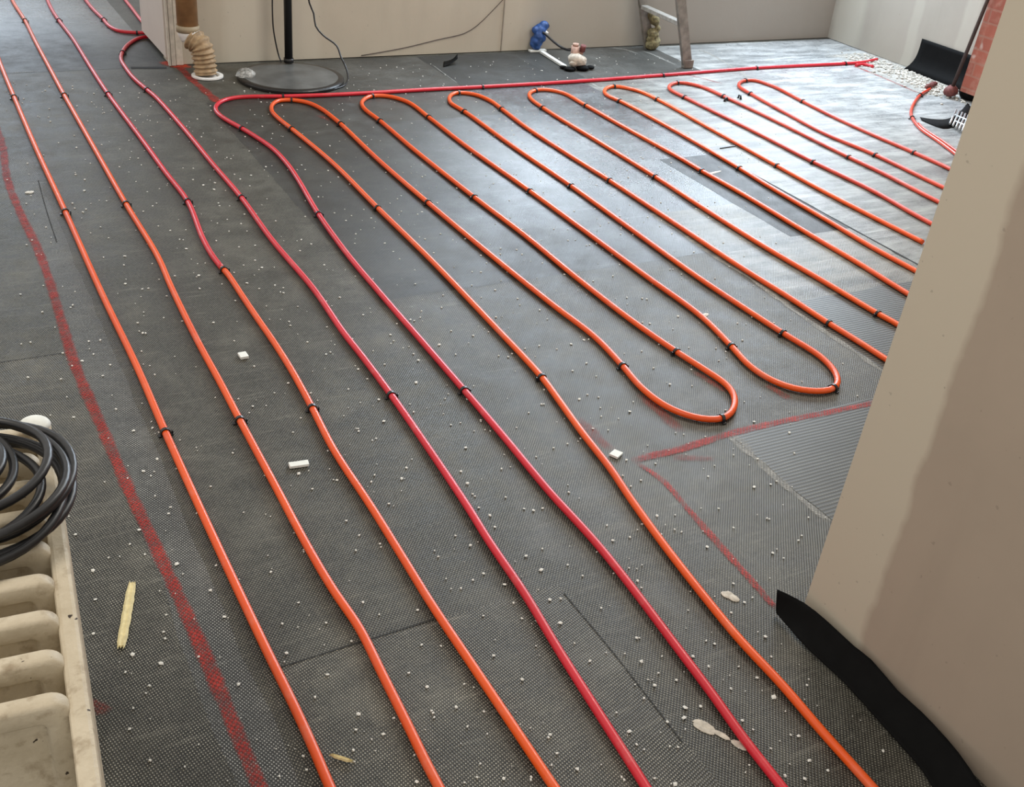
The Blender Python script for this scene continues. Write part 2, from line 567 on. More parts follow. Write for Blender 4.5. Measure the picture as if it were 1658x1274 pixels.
Z1, Z2, Z3, Z4 = 0.0003, 0.0003, 0.0003, 0.0003
rect(-2.4, 0.30, -1.4, 2.92, Z1, 'floor_dark2', 0.002, 1)
rect(0.30, 0.40, 0.6, 4.6, Z2, 'floor_band', 0.006, 2)
rect(0.42, 1.09, 0.5, 1.53, Z1, 'floor_dark2', 0.001, 3)
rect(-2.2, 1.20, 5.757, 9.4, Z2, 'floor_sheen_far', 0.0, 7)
rect(1.93, 2.60, 4.67, 5.74, Z2, 'floor_mid', 0.003, 8)
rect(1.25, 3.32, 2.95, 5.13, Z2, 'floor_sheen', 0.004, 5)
rect(2.57, 3.32, 2.0, 3.35, Z2, 'floor_pale', 0.014, 10)
rect(1.85, 2.60, 1.0, 1.90, Z2, 'floor_ridge', 0.004, 11)
rect(2.57, 3.9, 1.6, 2.5, Z3, 'floor_ridge', 0.012, 12)
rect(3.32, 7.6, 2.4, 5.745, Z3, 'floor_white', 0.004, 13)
rect(3.0, 3.32, 2.98, 3.90, Z4, 'floor_patch', 0.003, 15)
rect(2.60, 3.38, 5.17, 5.75, Z4, 'floor_patch', 0.002, 16)
rect(3.38, 4.2, 5.15, 5.755, Z4, 'floor_mid', 0.01, 17)


def ribbon(pxpts, w, m, z=0.0016, world=False, wj=0.25, seed=1, fade=True):
    g = random.Random(seed)
    pts = [Vector((*p, 0)) if world else at(*p) for p in pxpts]
    path = spline(pts, 0.04)
    n = len(path)
    rows = []
    for i, p in enumerate(path):
        t = path[min(i + 1, n - 1)] - path[max(i - 1, 0)]
        nn = Vector((-t.y, t.x, 0)).normalized()
        ww = w * (1 + g.uniform(-wj, wj)) / 2
        row = []
        for s, e in ((-1, 0), (-0.4, 1), (0.4, 1), (1, 0)):
            v = bm.verts.new((p.x + nn.x * ww * s, p.y + nn.y * ww * s, z))
            v[edge_layer] = e if (not fade or 0 < i < n - 1) else 0
            row.append(v)
        rows.append(row)
    for i in range(n - 1):
        for k in range(3):
            f = bm.faces.new((rows[i][k], rows[i + 1][k], rows[i + 1][k + 1], rows[i][k + 1]))
            f.normal_update()
            if f.normal.z < 0:
                f.normal_flip()
            f.material_index = FI[m]


# marking paint
ribbon([(-12, 190), (4, 235), (12, 290), (33, 345), (60, 400), (82, 460), (98, 515), (125, 600), (165, 692), (205, 785), (245, 870), (290, 968), (332, 1062), (352, 1110), (385, 1190), (420, 1274), (450, 1350)], 0.034, 'paint', seed=3, wj=0.12)
ribbon([(1030, 748), (1075, 780), (1110, 820), (1158, 875), (1200, 922), (1232, 958), (1257, 988)], 0.024, 'paint', seed=4, wj=0.15)
ribbon([(1020, 746), (1100, 728), (1180, 703), (1260, 684), (1340, 668), (1420, 652)], 0.032, 'paint', seed=5, wj=0.15)
ribbon([(1050, 735), (1080, 733), (1150, 712)], 0.030, 'paint', z=0.0017, seed=15)
ribbon([(1085, 740), (1120, 742), (1160, 744)], 0.030, 'paint_faint', seed=6)
ribbon([(935, 676), (960, 702), (990, 732)], 0.045, 'paint_faint', seed=7)
ribbon([(1036, 636), (1070, 668), (1104, 702)], 0.045, 'paint_faint', seed=8)
ribbon([(1240, 622), (1260, 635), (1280, 648)], 0.035, 'paint_faint', seed=9)
ribbon([(1122, 601), (1150, 618), (1176, 636)], 0.030, 'paint_faint', seed=10)
ribbon([(278, 96), (290, 108), (312, 130), (335, 150), (356, 168)], 0.05, 'paint', seed=11)
ribbon([(274, 98), (283, 102), (296, 112)], 0.15, 'paint_bright', z=0.0018, seed=12)
ribbon([(1380, 106), (1432, 127), (1487, 151)], 0.03, 'paint', seed=13)
ribbon([(135, 1136), (155, 1144), (178, 1155)], 0.03, 'paint_faint', seed=14)
ribbon([(515, 186), (535, 196)], 0.04, 'paint_faint', seed=16)
ribbon([(1100, 118), (1140, 128), (1170, 136)], 0.03, 'paint_faint', seed=17)
ribbon([(1375, 86), (1425, 104), (1455, 118), (1485, 130), (1515, 142), (1545, 158)], 0.50, 'mortar_dust', z=0.0019, seed=40, wj=0.2)
# seams between the sheets
ribbon([(212, 110), (240, 110), (270, 110)], 0.03, 'seam_black', z=0.0013, seed=20)
ribbon([(3.322, 2.5), (3.322, 2.98), (3.325, 3.5), (3.322, 4.1)], 0.010, 'seam_black', z=0.0013, world=True, seed=21)
ribbon([(1155, 408), (1195, 436), (1240, 470), (1275, 495), (1310, 520), (1370, 560), (1432, 604)], 0.022, 'seam_pale', z=0.0013, seed=22, wj=0.6)
ribbon([(1183, 702), (1250, 768), (1345, 848)], 0.032, 'seam_pale', z=0.0013, seed=23, wj=0.6)
ribbon([(1.087, 1.5), (1.09, 1.3), (1.085, 1.05)], 0.0025, 'seam_grey', z=0.0014, world=True, seed=24)
ribbon([(0.79, 1.535), (0.44, 1.527)], 0.003, 'seam_grey', z=0.0014, world=True, seed=25)
ribbon([(0.10, 2.92), (0.29, 2.92)], 0.0025, 'seam_grey', z=0.0014, world=True, seed=26)
ribbon([(62, 292), (75, 340), (92, 392)], 0.003, 'seam_grey', z=0.0014, seed=27)
ribbon([(14, 118), (40, 117), (66, 115)], 0.012, 'seam_pale', z=0.0013, seed=28)
ribbon([(1130, 80), (1150, 88), (1180, 105), (1215, 128)], 0.03, 'seam_pale', z=0.0013, seed=29)
ribbon([(1040, 82), (1065, 92), (1095, 106)], 0.03, 'seam_pale', z=0.0013, seed=30)
ribbon([(985, 77), (1010, 80), (1035, 88)], 0.025, 'seam_pale', z=0.0013, seed=31)
ribbon([(945, 128), (970, 142), (1000, 160), (1040, 175)], 0.018, 'seam_pale', z=0.0013, seed=32)
ribbon([(700, 105), (720, 120), (742, 136)], 0.008, 'seam_pale', z=0.0013, seed=33)
fl = mesh_obj('floor', bm, [M[n] for n in fmats])
tag(fl, kind='structure')

# ------------------------------------------------------------------ walls
WT = 2.6


def wall(name, boxes, mats, kind='structure', **kw):
    bm = bmesh.new()
    for b in boxes:
        box(bm, *b)
    return tag(mesh_obj(name, bm, mats), kind=kind)


# back wall with two window openings above the view
bx = []
Y0, Y1 = 5.775, 5.92
segs = [(1.236, 2.85, 0.004, WT), (2.85, 3.85, 0.004, 0.85), (2.85, 3.85, 2.1, WT), (3.85, 4.45, 0.004, WT), (4.45, 5.5, 0.004, 0.85), (4.45, 5.5, 2.1, WT), (5.5, 5.72, 0.004, WT)]
for x0, x1, z0, z1 in segs:
    bx.append((x0, x1, Y0, Y1, z0, z1))
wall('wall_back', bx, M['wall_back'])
wall('wall_jamb', [(1.222, 1.50, 5.80, 6.365, 0.035, WT)], M['wall_jamb'])
wall('wall_right', [(5.72, 5.86, 0.5, 5.92, 0.004, WT)], M['wall_right'])
for i, (x0, x1) in enumerate(((2.85, 3.85), (4.45, 5.5))):
    bm = bmesh.new()
    for a in ((x0, x1, 0.85, 0.91), (x0, x1, 2.04, 2.1), (x0, x0 + 0.06, 0.91, 2.04), (x1 - 0.06, x1, 0.91, 2.04), ((x0 + x1) / 2 - 0.03, (x0 + x1) / 2 + 0.03, 0.91, 2.04)):
        box(bm, a[0], a[1], 5.83, 5.88, a[2], a[3])
    tag(mesh_obj('window_%d' % (i + 1), bm, M['white_cast']), kind='structure')

# partition at the right with slightly leaning end edge
bm = bmesh.new()
prof = [(1.249, 0.0), (1.208, 1.31), (1.168, 2.6), (-1.4, 2.6), (-1.4, 0.0)]
fa = [bm.verts.new((1.557, y, z)) for y, z in prof]
fb = [bm.verts.new((1.68, y, z)) for y, z in prof]
bm.faces.new(fa)
bm.faces.new(fb[::-1])
for i in range(5):
    bm.faces.new((fa[i], fb[i], fb[(i + 1) % 5], fa[(i + 1) % 5]))
bmesh.ops.recalc_face_normals(bm, faces=bm.faces)
tag(mesh_obj('wall_near', bm, M['wall_near']), kind='structure')

# corner bead / stud profile at the end of the back wall
bm = bmesh.new()
box(bm, 1.226, 1.236, 5.752, 5.775, 0.004, WT)
box(bm, 1.240, 1.262, 5.757, 5.775, 0.004, WT)
box(bm, 1.266, 1.300, 5.764, 5.775, 0.004, WT)
tag(mesh_obj('trim_1', bm, M['wall_edge']), kind='structure')
# vertical board joint of the back wall
bm = bmesh.new()
box(bm, 3.150, 3.156, 5.770, 5.7752, 0.004, WT)
tag(mesh_obj('trim_2', bm, plain('board_joint', (0.30, 0.26, 0.21), 0.8)), kind='structure')
# brick pier
bm = bmesh.new()
pa_, pb_ = atx(1553, 150, 5.47), atx(1602, 0, 5.47)
sl = (pb_.y - pa_.y) / (pb_.z - pa_.z)
box(bm, 5.47, 5.72, 3.4, pa_.y, 0.05, WT)
for v in bm.verts:
    if v.co.y > 4:
        v.co.y = pa_.y + sl * (v.co.z - pa_.z)
print('pier', pa_, pb_)
bp = tag(mesh_obj('brick_pier', bm, M['brick']), kind='structure')
bp.name = 'wall_pier'

# ------------------------------------------------------------------ heating pipes
PR = 0.0095
PZ = PR + 0.0010


def pipe_path(pts):
    out = []
    for p in pts:
        if len(p) == 3:
            out.append(Vector((p[0], p[1], PZ)))
        else:
            out.append(at(p[0], p[1], PZ))
    return smooth_path(spline(out, 0.02), 3)


def pipe(name, pts, mat, label=None, parent=None, r=PR):
    path = pipe_path(pts)
    bm = bmesh.new()
    tube(bm, path, r, 14)
    o = mesh_obj(name, bm, mat, parent)
    if parent is None:
        tag(o, label, 'pipe')
    return o, path


paths = {}
_, paths['p1'] = pipe('heating_pipe', [(-30, 10), (0, 101), (22, 155), (62, 248), (106, 343), (165, 475), (222, 594), (268, 700), (325, 825), (388, 960), (437, 1063), (476, 1142), (515, 1228), (534, 1274), (560, 1330)], M['orange'],
                      'orange heating pipe nearest the radiator, leftmost long straight run')
_, paths['p2'] = pipe('heating_pipe', [(5, -45), (20, 0), (40.5, 33), (58, 68), (81, 111), (103, 152), (150, 235), (204, 330), (256, 416), (277, 464), (320, 552), (355, 616), (389, 681), (445, 785), (500, 888), (543, 960), (583, 1018), (615, 1083), (664, 1181), (694, 1243), (712, 1276), (740, 1330)], M['orange'],
                      'second orange heating pipe counted from the radiator, long diagonal run')
t3 = empty('heating_pipe', at(365, 437))
tag(t3, 'heating pipe that changes from red to orange at a black clip', 'pipe')
L3 = at(365, 437)
o, pa = pipe('pipe_run', [(62, -45), (77, 0), (85, 17), (95.5, 33), (119, 64), (145, 106), (175, 152), (235, 233), (269, 280), (304, 326), (328, 385), (344, 414), (359.5, 434)], M['red'], parent=t3)
o.location = -L3
o['label'] = 'red half of the pipe beyond the clip'
o, pb = pipe('pipe_run', [(359.5, 434), (366, 440), (395, 483), (420, 520), (443, 553), (475, 604), (506, 661), (541, 729), (601, 820), (655, 907), (700, 980), (765, 1077), (830, 1174), (897, 1274), (935, 1330)], M['orange'], parent=t3)
o.location = -L3
o['label'] = 'orange half of the pipe towards the camera'
paths['p3'] = pa + pb[1:]
_, paths['p4'] = pipe('heating_pipe', [(1.34, 6.30, 0), (232, 60), (210, 70), (199, 83), (196, 96), (203, 109), (217, 127), (240, 147), (253, 158), (300, 211), (345, 266), (391, 320), (441, 389), (508, 468), (556, 538), (586, 576), (634, 640), (694, 726), (757, 820), (793, 878), (849, 960), (905, 1053), (975, 1163), (1042, 1268), (1080, 1330)], M['red'],
                      'red heating pipe curling out from under the white jamb wall')
_, paths['p0'] = pipe('heating_pipe', [(100, -60), (139, 0), (152, 16), (166.5, 30), (178, 43), (196, 51), (222, 53), (1.33, 6.40, 0)], M['red'],
                      'short red heating pipe bending towards the base of the jamb wall')
_, paths['p00'] = pipe('heating_pipe', [(185, -30), (203, 0), (213, 12.5), (223, 26), (240, 47)], M['red'],
                       'red heating pipe mostly hidden behind the white jamb wall')
_, paths['p5'] = pipe('heating_pipe', [(1420, 96), (1395, 101), (1367, 103), (1225, 110), (1073, 121.5), (945, 131), (782, 140.5), (700, 144.5), (568, 152), (459, 156), (400, 156.5), (377, 158.5), (360, 163), (349, 172.5), (352.5, 183.5), (370, 196), (392, 208), (411, 219.5), (441, 240), (465, 265), (483, 291), (516, 347), (566, 416), (609, 467), (639, 502), (681, 550), (752, 632), (815, 706), (893, 800), (931, 841), (968, 882), (1027, 956), (1094, 1045), (1158, 1130), (1200, 1190), (1266, 1274), (1310, 1330)], M['red'],
                      'red heating pipe running along the back wall then bending towards the camera')
_, paths['pf'] = pipe('heating_pipe', [(1386, 105.5), (1394, 104), (1402, 104), (1414, 108)], M['red'],
                      'short red pipe stub beside the far end of the long red pipe')


def hid(xa, xb):
    return [(xa, 2.03, 0), (xa + 0.03, 1.97, 0), ((xa + xb) / 2, 1.93, 0), (xb - 0.03, 1.97, 0), (xb, 2.03, 0)]


def wx(px, py):
    return at(px, py, PZ).x


snake = [(1460, 1330), (1412, 1274), (1330, 1183), (1265, 1107), (1200, 1038), (1139, 964), (1072, 878), (1016, 800), (991, 762), (941, 698), (900, 641), (877, 610), (794, 521), (700, 423), (612, 337), (539, 264), (473, 209), (453, 193.5), (440, 180), (441, 169), (453, 162), (473, 161.5), (497, 165.5), (520, 176), (535, 187), (552, 201), (614, 260), (693, 328), (800, 417), (900, 497), (963, 545), (1008, 592), (1041, 630), (1088, 663), (1135.5, 678), (1170, 678.5), (1188, 664), (1191, 648), (1179.5, 625), (1142, 599), (1095, 569), (1026, 521), (938, 453), (850, 381), (768, 319), (669, 241), (616, 196), (589, 175), (586, 164.5), (602, 155), (629, 155.7), (659, 164.5), (694.5, 190), (750, 233), (858, 309), (950, 376), (1047.6, 448), (1135.5, 512), (1184, 560), (1217, 595), (1261, 621), (1308, 633), (1345, 632), (1358, 620), (1354, 605), (1330, 578), (1267.5, 539), (1198, 494), (1129, 448), (1025, 373), (925, 301), (826.6, 234), (753, 181), (729, 166), (729, 155), (741, 149.5), (766, 152), (794, 163), (812.6, 176.5), (852, 206), (915, 247), (987, 292), (1080, 353), (1203, 434.7), (1275.6, 480), (1341.5, 523), (1388.6, 552), (1429, 578)]
snake += hid(wx(1429, 578), wx(1448, 524))
snake += [(1448, 522), (1420, 507), (1338, 458), (1244, 403), (1150, 344), (1061, 286), (978.5, 235), (880, 175), (858, 158), (859, 149), (877, 144.5), (907.6, 149), (945.6, 169), (1004, 202), (1105, 258), (1137, 277), (1202.5, 314), (1307, 377), (1395, 429), (1464, 472)]
snake += hid(wx(1464, 472), wx(1480, 437))
snake += [(1480, 437), (1417, 403), (1338, 356), (1244, 301), (1197, 272), (1101, 216), (1005, 164), (982, 154), (979, 145), (994, 139.5), (1029, 145.6), (1065, 161), (1152, 209), (1258, 268), (1338, 312), (1417, 353), (1494, 392)]
pipe_a = snake
_, paths['p6'] = pipe('heating_pipe', pipe_a, M['orange'], 'long orange heating pipe snaking in wide loops across the middle of the floor')
snake2 = hid(wx(1494, 392), wx(1502, 359))[2:] + [(1502, 359), (1417, 311), (1317, 262), (1228, 216), (1110, 158), (1084, 144.5), (1086, 137), (1101, 133.4), (1131.6, 139), (1172, 156), (1253, 194), (1378, 256), (1432.6, 282), (1514, 324)]
snake2 += hid(wx(1514, 324), wx(1524, 302))
snake2 += [(1524, 302), (1418, 251), (1342, 219), (1278.5, 186), (1216, 152), (1196, 139.5), (1203, 131), (1220, 129.5), (1248, 138), (1300, 164), (1354, 191), (1388, 206.6), (1420, 221), (1480, 247), (1535, 272), (1600, 305)]
_, paths['p7'] = pipe('heating_pipe', snake2, M['orange2'], 'reddish orange heating pipe in the two farthest loops by the pale dusty floor')
_, paths['pc'] = pipe('heating_pipe', [(1506, 144), (1491, 153), (1480, 167), (1475, 181), (1477, 191), (1491, 209), (1520, 229), (1544, 247), (1600, 290)], M['orange2'],
                      'curved red pipe end rising beside the rubble near the brick pier', r=0.0085)
_, paths['pc2'] = pipe('heating_pipe', [(1487, 200), (1498, 210), (1526, 228), (1552, 247), (1600, 281)], M['orange2'],
                       'thin red pipe lying alongside the curved pipe near the brick pier', r=0.006)


# clips ---------------------------------------------------------------
def clip_mesh():
    bm = bmesh.new()
    # arch across local Y, band width along local X
    prof_o, prof_i = [], []
    ro, ri = PR + 0.0034, PR + 0.0004
    for k in range(13):
        a = math.pi * k / 12
        prof_o.append((math.cos(a) * ro, math.sin(a) * ro + PZ))
        prof_i.append((math.cos(a) * ri, math.sin(a) * ri + PZ))
    for P in (prof_o, prof_i):
        P.insert(0, (P[0][0], 0.0015))
        P.append((P[-1][0], 0.0015))
    w = 0.0046
    n = len(prof_o)
    V = {}
    for s in (-1, 1):
        for i in range(n):
            V[s, 0, i] = bm.verts.new((s * w, *prof_o[i]))
            V[s, 1, i] = bm.verts.new((s * w, *prof_i[i]))
    for i in range(n - 1):
        bm.faces.new((V[-1, 0, i], V[1, 0, i], V[1, 0, i + 1], V[-1, 0, i + 1]))
        bm.faces.new((V[-1, 1, i + 1], V[1, 1, i + 1], V[1, 1, i], V[-1, 1, i]))
        for s in (-1, 1):
            bm.faces.new((V[s, 0, i], V[s, 0, i + 1], V[s, 1, i + 1], V[s, 1, i]))
    for s in (-1, 1):
        y0, y1 = sorted((s * ri, s * (ro + 0.006)))
        box(bm, -0.006, 0.006, y0, y1, 0.0014, 0.0050, bevel=0.0008)
    box(bm, -0.0035, 0.0035, ro + 0.002, ro + 0.006, 0.005, 0.013, bevel=0.0008)
    bmesh.ops.recalc_face_normals(bm, faces=bm.faces)
    me = bpy.data.meshes.new('pipe_clip')
    bm.to_mesh(me)
    bm.free()
    me.materials.append(M['clip'])
    return me


CM = clip_mesh()


def clip(px, py, key, label, turn=0.0):
    p = at(px, py, PZ)
    path = paths[key]
    i = min(range(1, len(path) - 1), key=lambda k: (path[k] - p).length)
    t = path[i + 1] - path[i - 1]
    o = bpy.data.objects.new('pipe_clip', CM)
    C.objects.link(o)
    o.location = (path[i].x, path[i].y, 0)
    o.rotation_euler = (0, 0, math.atan2(t.y, t.x) + turn)
    tag(o, label, 'clip', 'black clips fixing the pipes to the floor')
    return o


K = 'black clip on '
clips = [
    (24, 157, 'p1', K + 'the leftmost orange pipe, farthest from the camera'),
    (106, 343, 'p1', K + 'the leftmost orange pipe, middle one beside the red paint line'),
    (268, 702, 'p1', K + 'the leftmost orange pipe, nearest the camera'),
    (40, 33, 'p2', K + 'the second orange pipe, at the top edge of the photo'),
    (102, 153, 'p2', K + 'the second orange pipe from the left, second from the far end'),
    (204, 331, 'p2', K + 'the second orange pipe from the left, third from the far end'),
    (389, 680, 'p2', K + 'the second orange pipe from the left, nearest the camera'),
    (95, 33, 'p3', K + 'the red-to-orange pipe, farthest from the camera'),
    (176, 152, 'p3', K + 'the red-to-orange pipe, second from the far end'),
    (304, 325, 'p3', K + 'the red-to-orange pipe, last before its colour changes'),
    (361, 437, 'p3', K + 'the join where the pipe turns from red to orange'),
    (506, 660, 'p3', K + 'the red-to-orange pipe, nearest the camera'),
    (198, 85, 'p4', K + 'the bend of the red pipe beside the jamb wall'),
    (240, 146, 'p4', K + 'the red pipe just after its bend by the jamb wall'),
    (392, 321, 'p4', K + 'the red pipe from the jamb wall, third from the bend'),
    (635, 640, 'p4', K + 'the red pipe from the jamb wall, nearest the camera'),
    (166, 31, 'p0', K + 'the short red pipe behind the jamb wall bend'),
    (223, 53, 'p0', K + 'the short red pipe right at the jamb wall base'),
    (459, 155, 'p5', K + 'the long red pipe in front of the round black stand base'),
    (782, 140, 'p5', K + 'the long red pipe in front of the dark mat'),
    (1073, 121, 'p5', K + 'the long red pipe just left of the ladder foot'),
    (1225, 109, 'p5', K + 'the long red pipe to the right of the ladder'),
    (1368, 103, 'p5', K + 'the far right end of the long red pipe'),
    (392, 208, 'p5', K + 'the long red pipe just after its hairpin bend'),
    (516, 347, 'p5', K + 'the rightmost red pipe, halfway down the floor'),
    (755, 634, 'p5', K + 'the rightmost red pipe, nearest the camera'),
    (877, 611, 'p6', K + 'the long orange run right of the red pipes, nearest the camera'),
    (612, 336, 'p6', K + 'the left leg of the first orange loop, halfway up'),
    (472, 208, 'p6', K + 'the left leg of the first orange loop, by its top'),
    (470, 162, 'p6', K + 'the top bend of the first orange loop by the round base'),
    (551, 200, 'p6', K + 'the right leg of the first orange loop, by its top'),
    (695, 328, 'p6', K + 'the right leg of the first orange loop, halfway down'),
    (1008, 592, 'p6', K + 'the right leg of the first orange loop, by the near bend'),
    (1173, 680, 'p6', K + 'the nearest orange hairpin bend above the red paint corner'),
    (1096, 570, 'p6', K + 'the left leg of the second orange loop, by the near bend'),
    (770, 320, 'p6', K + 'the left leg of the second orange loop, halfway up'),
    (615, 195, 'p6', K + 'the left leg of the second orange loop, by its top'),
    (603, 156, 'p6', K + 'the top bend of the second orange loop'),
    (694, 190, 'p6', K + 'the right leg of the second orange loop, by its top'),
    (860, 310, 'p6', K + 'the right leg of the second orange loop, halfway down'),
    (1185, 561, 'p6', K + 'the right leg of the second orange loop, by the near bend'),
    (1350, 631, 'p6', K + 'the orange hairpin bend closest to the right partition'),
    (1268, 540, 'p6', K + 'the left leg of the third orange loop, by the near bend'),
    (925, 301, 'p6', K + 'the left leg of the third orange loop, halfway up'),
    (753, 181, 'p6', K + 'the left leg of the third orange loop, by its top'),
    (741, 149, 'p6', K + 'the top bend of the third orange loop'),
    (812, 177, 'p6', K + 'the right leg of the third orange loop, by its top'),
    (988, 293, 'p6', K + 'the right leg of the third orange loop, halfway down'),
    (1341, 523, 'p6', K + 'the right leg of the third orange loop, by the ragged pale seam'),
    (1421, 507, 'p6', K + 'the left leg of the fourth orange loop, beside the partition'),
    (1061, 286, 'p6', K + 'the left leg of the fourth orange loop, halfway up'),
    (880, 175, 'p6', K + 'the left leg of the fourth orange loop, by its top'),
    (866, 146, 'p6', K + 'the top bend of the fourth orange loop'),
    (946, 170, 'p6', K + 'the right leg of the fourth orange loop, by its top'),
    (1137, 277, 'p6', K + 'the right leg of the fourth orange loop, halfway down'),
    (1199, 273, 'p6', K + 'the left leg of the fifth orange loop, by the dark floor patch'),
    (1004, 164, 'p6', K + 'the left leg of the fifth orange loop, by its top'),
    (993, 140, 'p6', K + 'the top bend of the fifth orange loop'),
    (1066, 161, 'p6', K + 'the right leg of the fifth orange loop, by its top'),
    (1258, 268, 'p6', K + 'the right leg of the fifth orange loop, halfway down'),
    (1318, 262, 'p7', K + 'the left leg of the sixth loop, halfway down'),
    (1111, 158, 'p7', K + 'the left leg of the sixth loop, by its top'),
    (1096, 134, 'p7', K + 'the top bend of the sixth loop below the ladder'),
    (1171, 155, 'p7', K + 'the right leg of the sixth loop, by its top'),
    (1377, 255, 'p7', K + 'the right leg of the sixth loop, halfway down'),
    (1418, 251, 'p7', K + 'the left leg of the last loop, halfway down'),
    (1217, 152, 'p7', K + 'the left leg of the last loop, by its top'),
    (1203, 130, 'p7', K + 'the top bend of the last loop'),
    (1299, 164, 'p7', K + 'the right leg of the last loop, by its top'),
    (1482, 248, 'p7', K + 'the farthest straight pipe, close to the partition'),
    (1476, 190, 'pc', K + 'the lower end of the curved pipe by the rubble'),
    (1490, 154, 'pc', K + 'the upper end of the curved pipe by the rubble'),
]
for px, py, key, lab in clips:
    clip(px, py, key, lab, rnd.uniform(-0.12, 0.12))
for px, py, lab in ((1175, 164, 'loose black clip lying left of the sixth loop right leg'), (1197, 160, 'loose black clip lying between the sixth and last loops')):
    o = bpy.data.objects.new('loose_clip', CM)
    C.objects.link(o)
    p = at(px, py)
    o.location = (p.x, p.y, 0)
    o.rotation_euler = (0, 0, rnd.uniform(0, 3))
    tag(o, lab, 'clip', 'loose clips on the floor')

# ------------------------------------------------------------------ edge membrane at the partition
def sheet(bm, rows, closed=False, mi=0):
    V = [[bm.verts.new(p) for p in r] for r in rows]
    for i in range(len(V) - 1):
        for k in range(len(V[0]) - 1):
            f = bm.faces.new((V[i][k], V[i + 1][k], V[i + 1][k + 1], V[i][k + 1]))
            f.smooth = True
            f.material_index = mi


def solidify(o, th):
    m = o.modifiers.new('solid', 'SOLIDIFY')
    m.thickness = th
    m.offset = 0
    return o


top = [(1258.5, 954), (1301, 975), (1340, 1006), (1382, 1045), (1411, 1068), (1453, 1117), (1492, 1152), (1551, 1217), (1590, 1274), (1640, 1350)]
low = [(1257, 995), (1280, 1021), (1307, 1051), (1345, 1086), (1372, 1112), (1415, 1160), (1446, 1195), (1490, 1245), (1515, 1285), (1560, 1345)]
ts = spline([at(*p, 0.052) for p in top], 0.03)
ls = spline([at(*p, 0.003) for p in low], 0.03)
n = 60


def samp(P, f):
    f = f * (len(P) - 1)
    i = min(int(f), len(P) - 2)
    return P[i].lerp(P[i + 1], f - i)


rows = []
for i in range(n + 1):
    a = samp(ts, i / n)
    b = samp(ls, i / n)
    a.x = min(a.x, 1.554)
    r = []
    for k in range(9):
        t = k / 8
        p = b.lerp(a, t)
        p.z = 0.0055 + 0.0465 * t ** 1.6
        r.append(p)
    rows.append(r)
bm = bmesh.new()
sheet(bm, rows)
o = solidify(mesh_obj('edge_membrane', bm, M['membrane']), 0.002)
tag(o, 'black edge membrane turned up along the foot of the right partition', 'membrane')

# ------------------------------------------------------------------ radiator
ang = math.radians(-4.4)
rad = empty('radiator', (0.047, 0.985, 0), ang)
tag(rad, 'old cast-iron radiator in worn cream paint under a coil of black hose', 'radiator')
RW, RH = 0.22, 0.60


def rrect(x0, x1, z0, z1, r, n=6):
    pts = []
    for cx, cz, a0 in ((x1 - r, z1 - r, 0), (x0 + r, z1 - r, 90), (x0 + r, z0 + r, 180), (x1 - r, z0 + r, 270)):
        for k in range(n + 1):
            a = math.radians(a0 + 90 * k / n)
            pts.append((cx + math.cos(a) * r, cz + math.sin(a) * r))
    return pts


def section_mesh():
    bm = bmesh.new()
    # profile through the wall of the section: (inset, y)
    loops = [(0.032, 0.010), (0.030, 0.009), (0.028, 0.001), (0.025, -0.001), (0.005, -0.001), (0.0015, 0.001), (0.0, 0.005), (0.0, 0.018), (0.0015, 0.023), (0.006, 0.026), (0.024, 0.026)]
    rings = []
    for ins, y in loops:
        pts = rrect(-RW + ins, 0.0 - ins, 0.08 + ins, RH - ins, max(0.006, 0.024 - ins * 0.45))
        rings.append([bm.verts.new((x, y, z)) for x, z in pts])
    m = len(rings[0])
    for i in range(len(rings) - 1):
        for k in range(m):
            f = bm.faces.new((rings[i][k], rings[i + 1][k], rings[i + 1][(k + 1) % m], rings[i][(k + 1) % m]))
            f.smooth = True
    bm.faces.new(rings[0])
    bm.faces.new(rings[-1][::-1])
    # vertical channel ribs in the recess
    for cx in (-0.060, -0.095, -0.130, -0.165):
        box(bm, cx - 0.012, cx + 0.012, 0.002, 0.016, 0.13, RH - 0.15, bevel=0.006)
    bmesh.ops.recalc_face_normals(bm, faces=bm.faces)
    me = bpy.data.meshes.new('section')
    bm.to_mesh(me)
    bm.free()
    me.materials.append(M['radiator'])
    return me


SM = section_mesh()
for k in range(9):
    o = bpy.data.objects.new('section', SM)
    C.objects.link(o)
    o.parent = rad
    o.location = (0.0, k * 0.0735 + 0.012, 0)
bm = bmesh.new()
box(bm, -0.004, 0.0215, -0.13, 0.655, 0.0, 0.586, bevel=0.006)
mesh_obj('side_panel', bm, M['radiator'], rad)
bm = bmesh.new()
box(bm, -0.20, -0.02, 0.05, 0.60, 0.0, 0.50, bevel=0.01)
mesh_obj('connecting_core', bm, M['radiator'], rad)

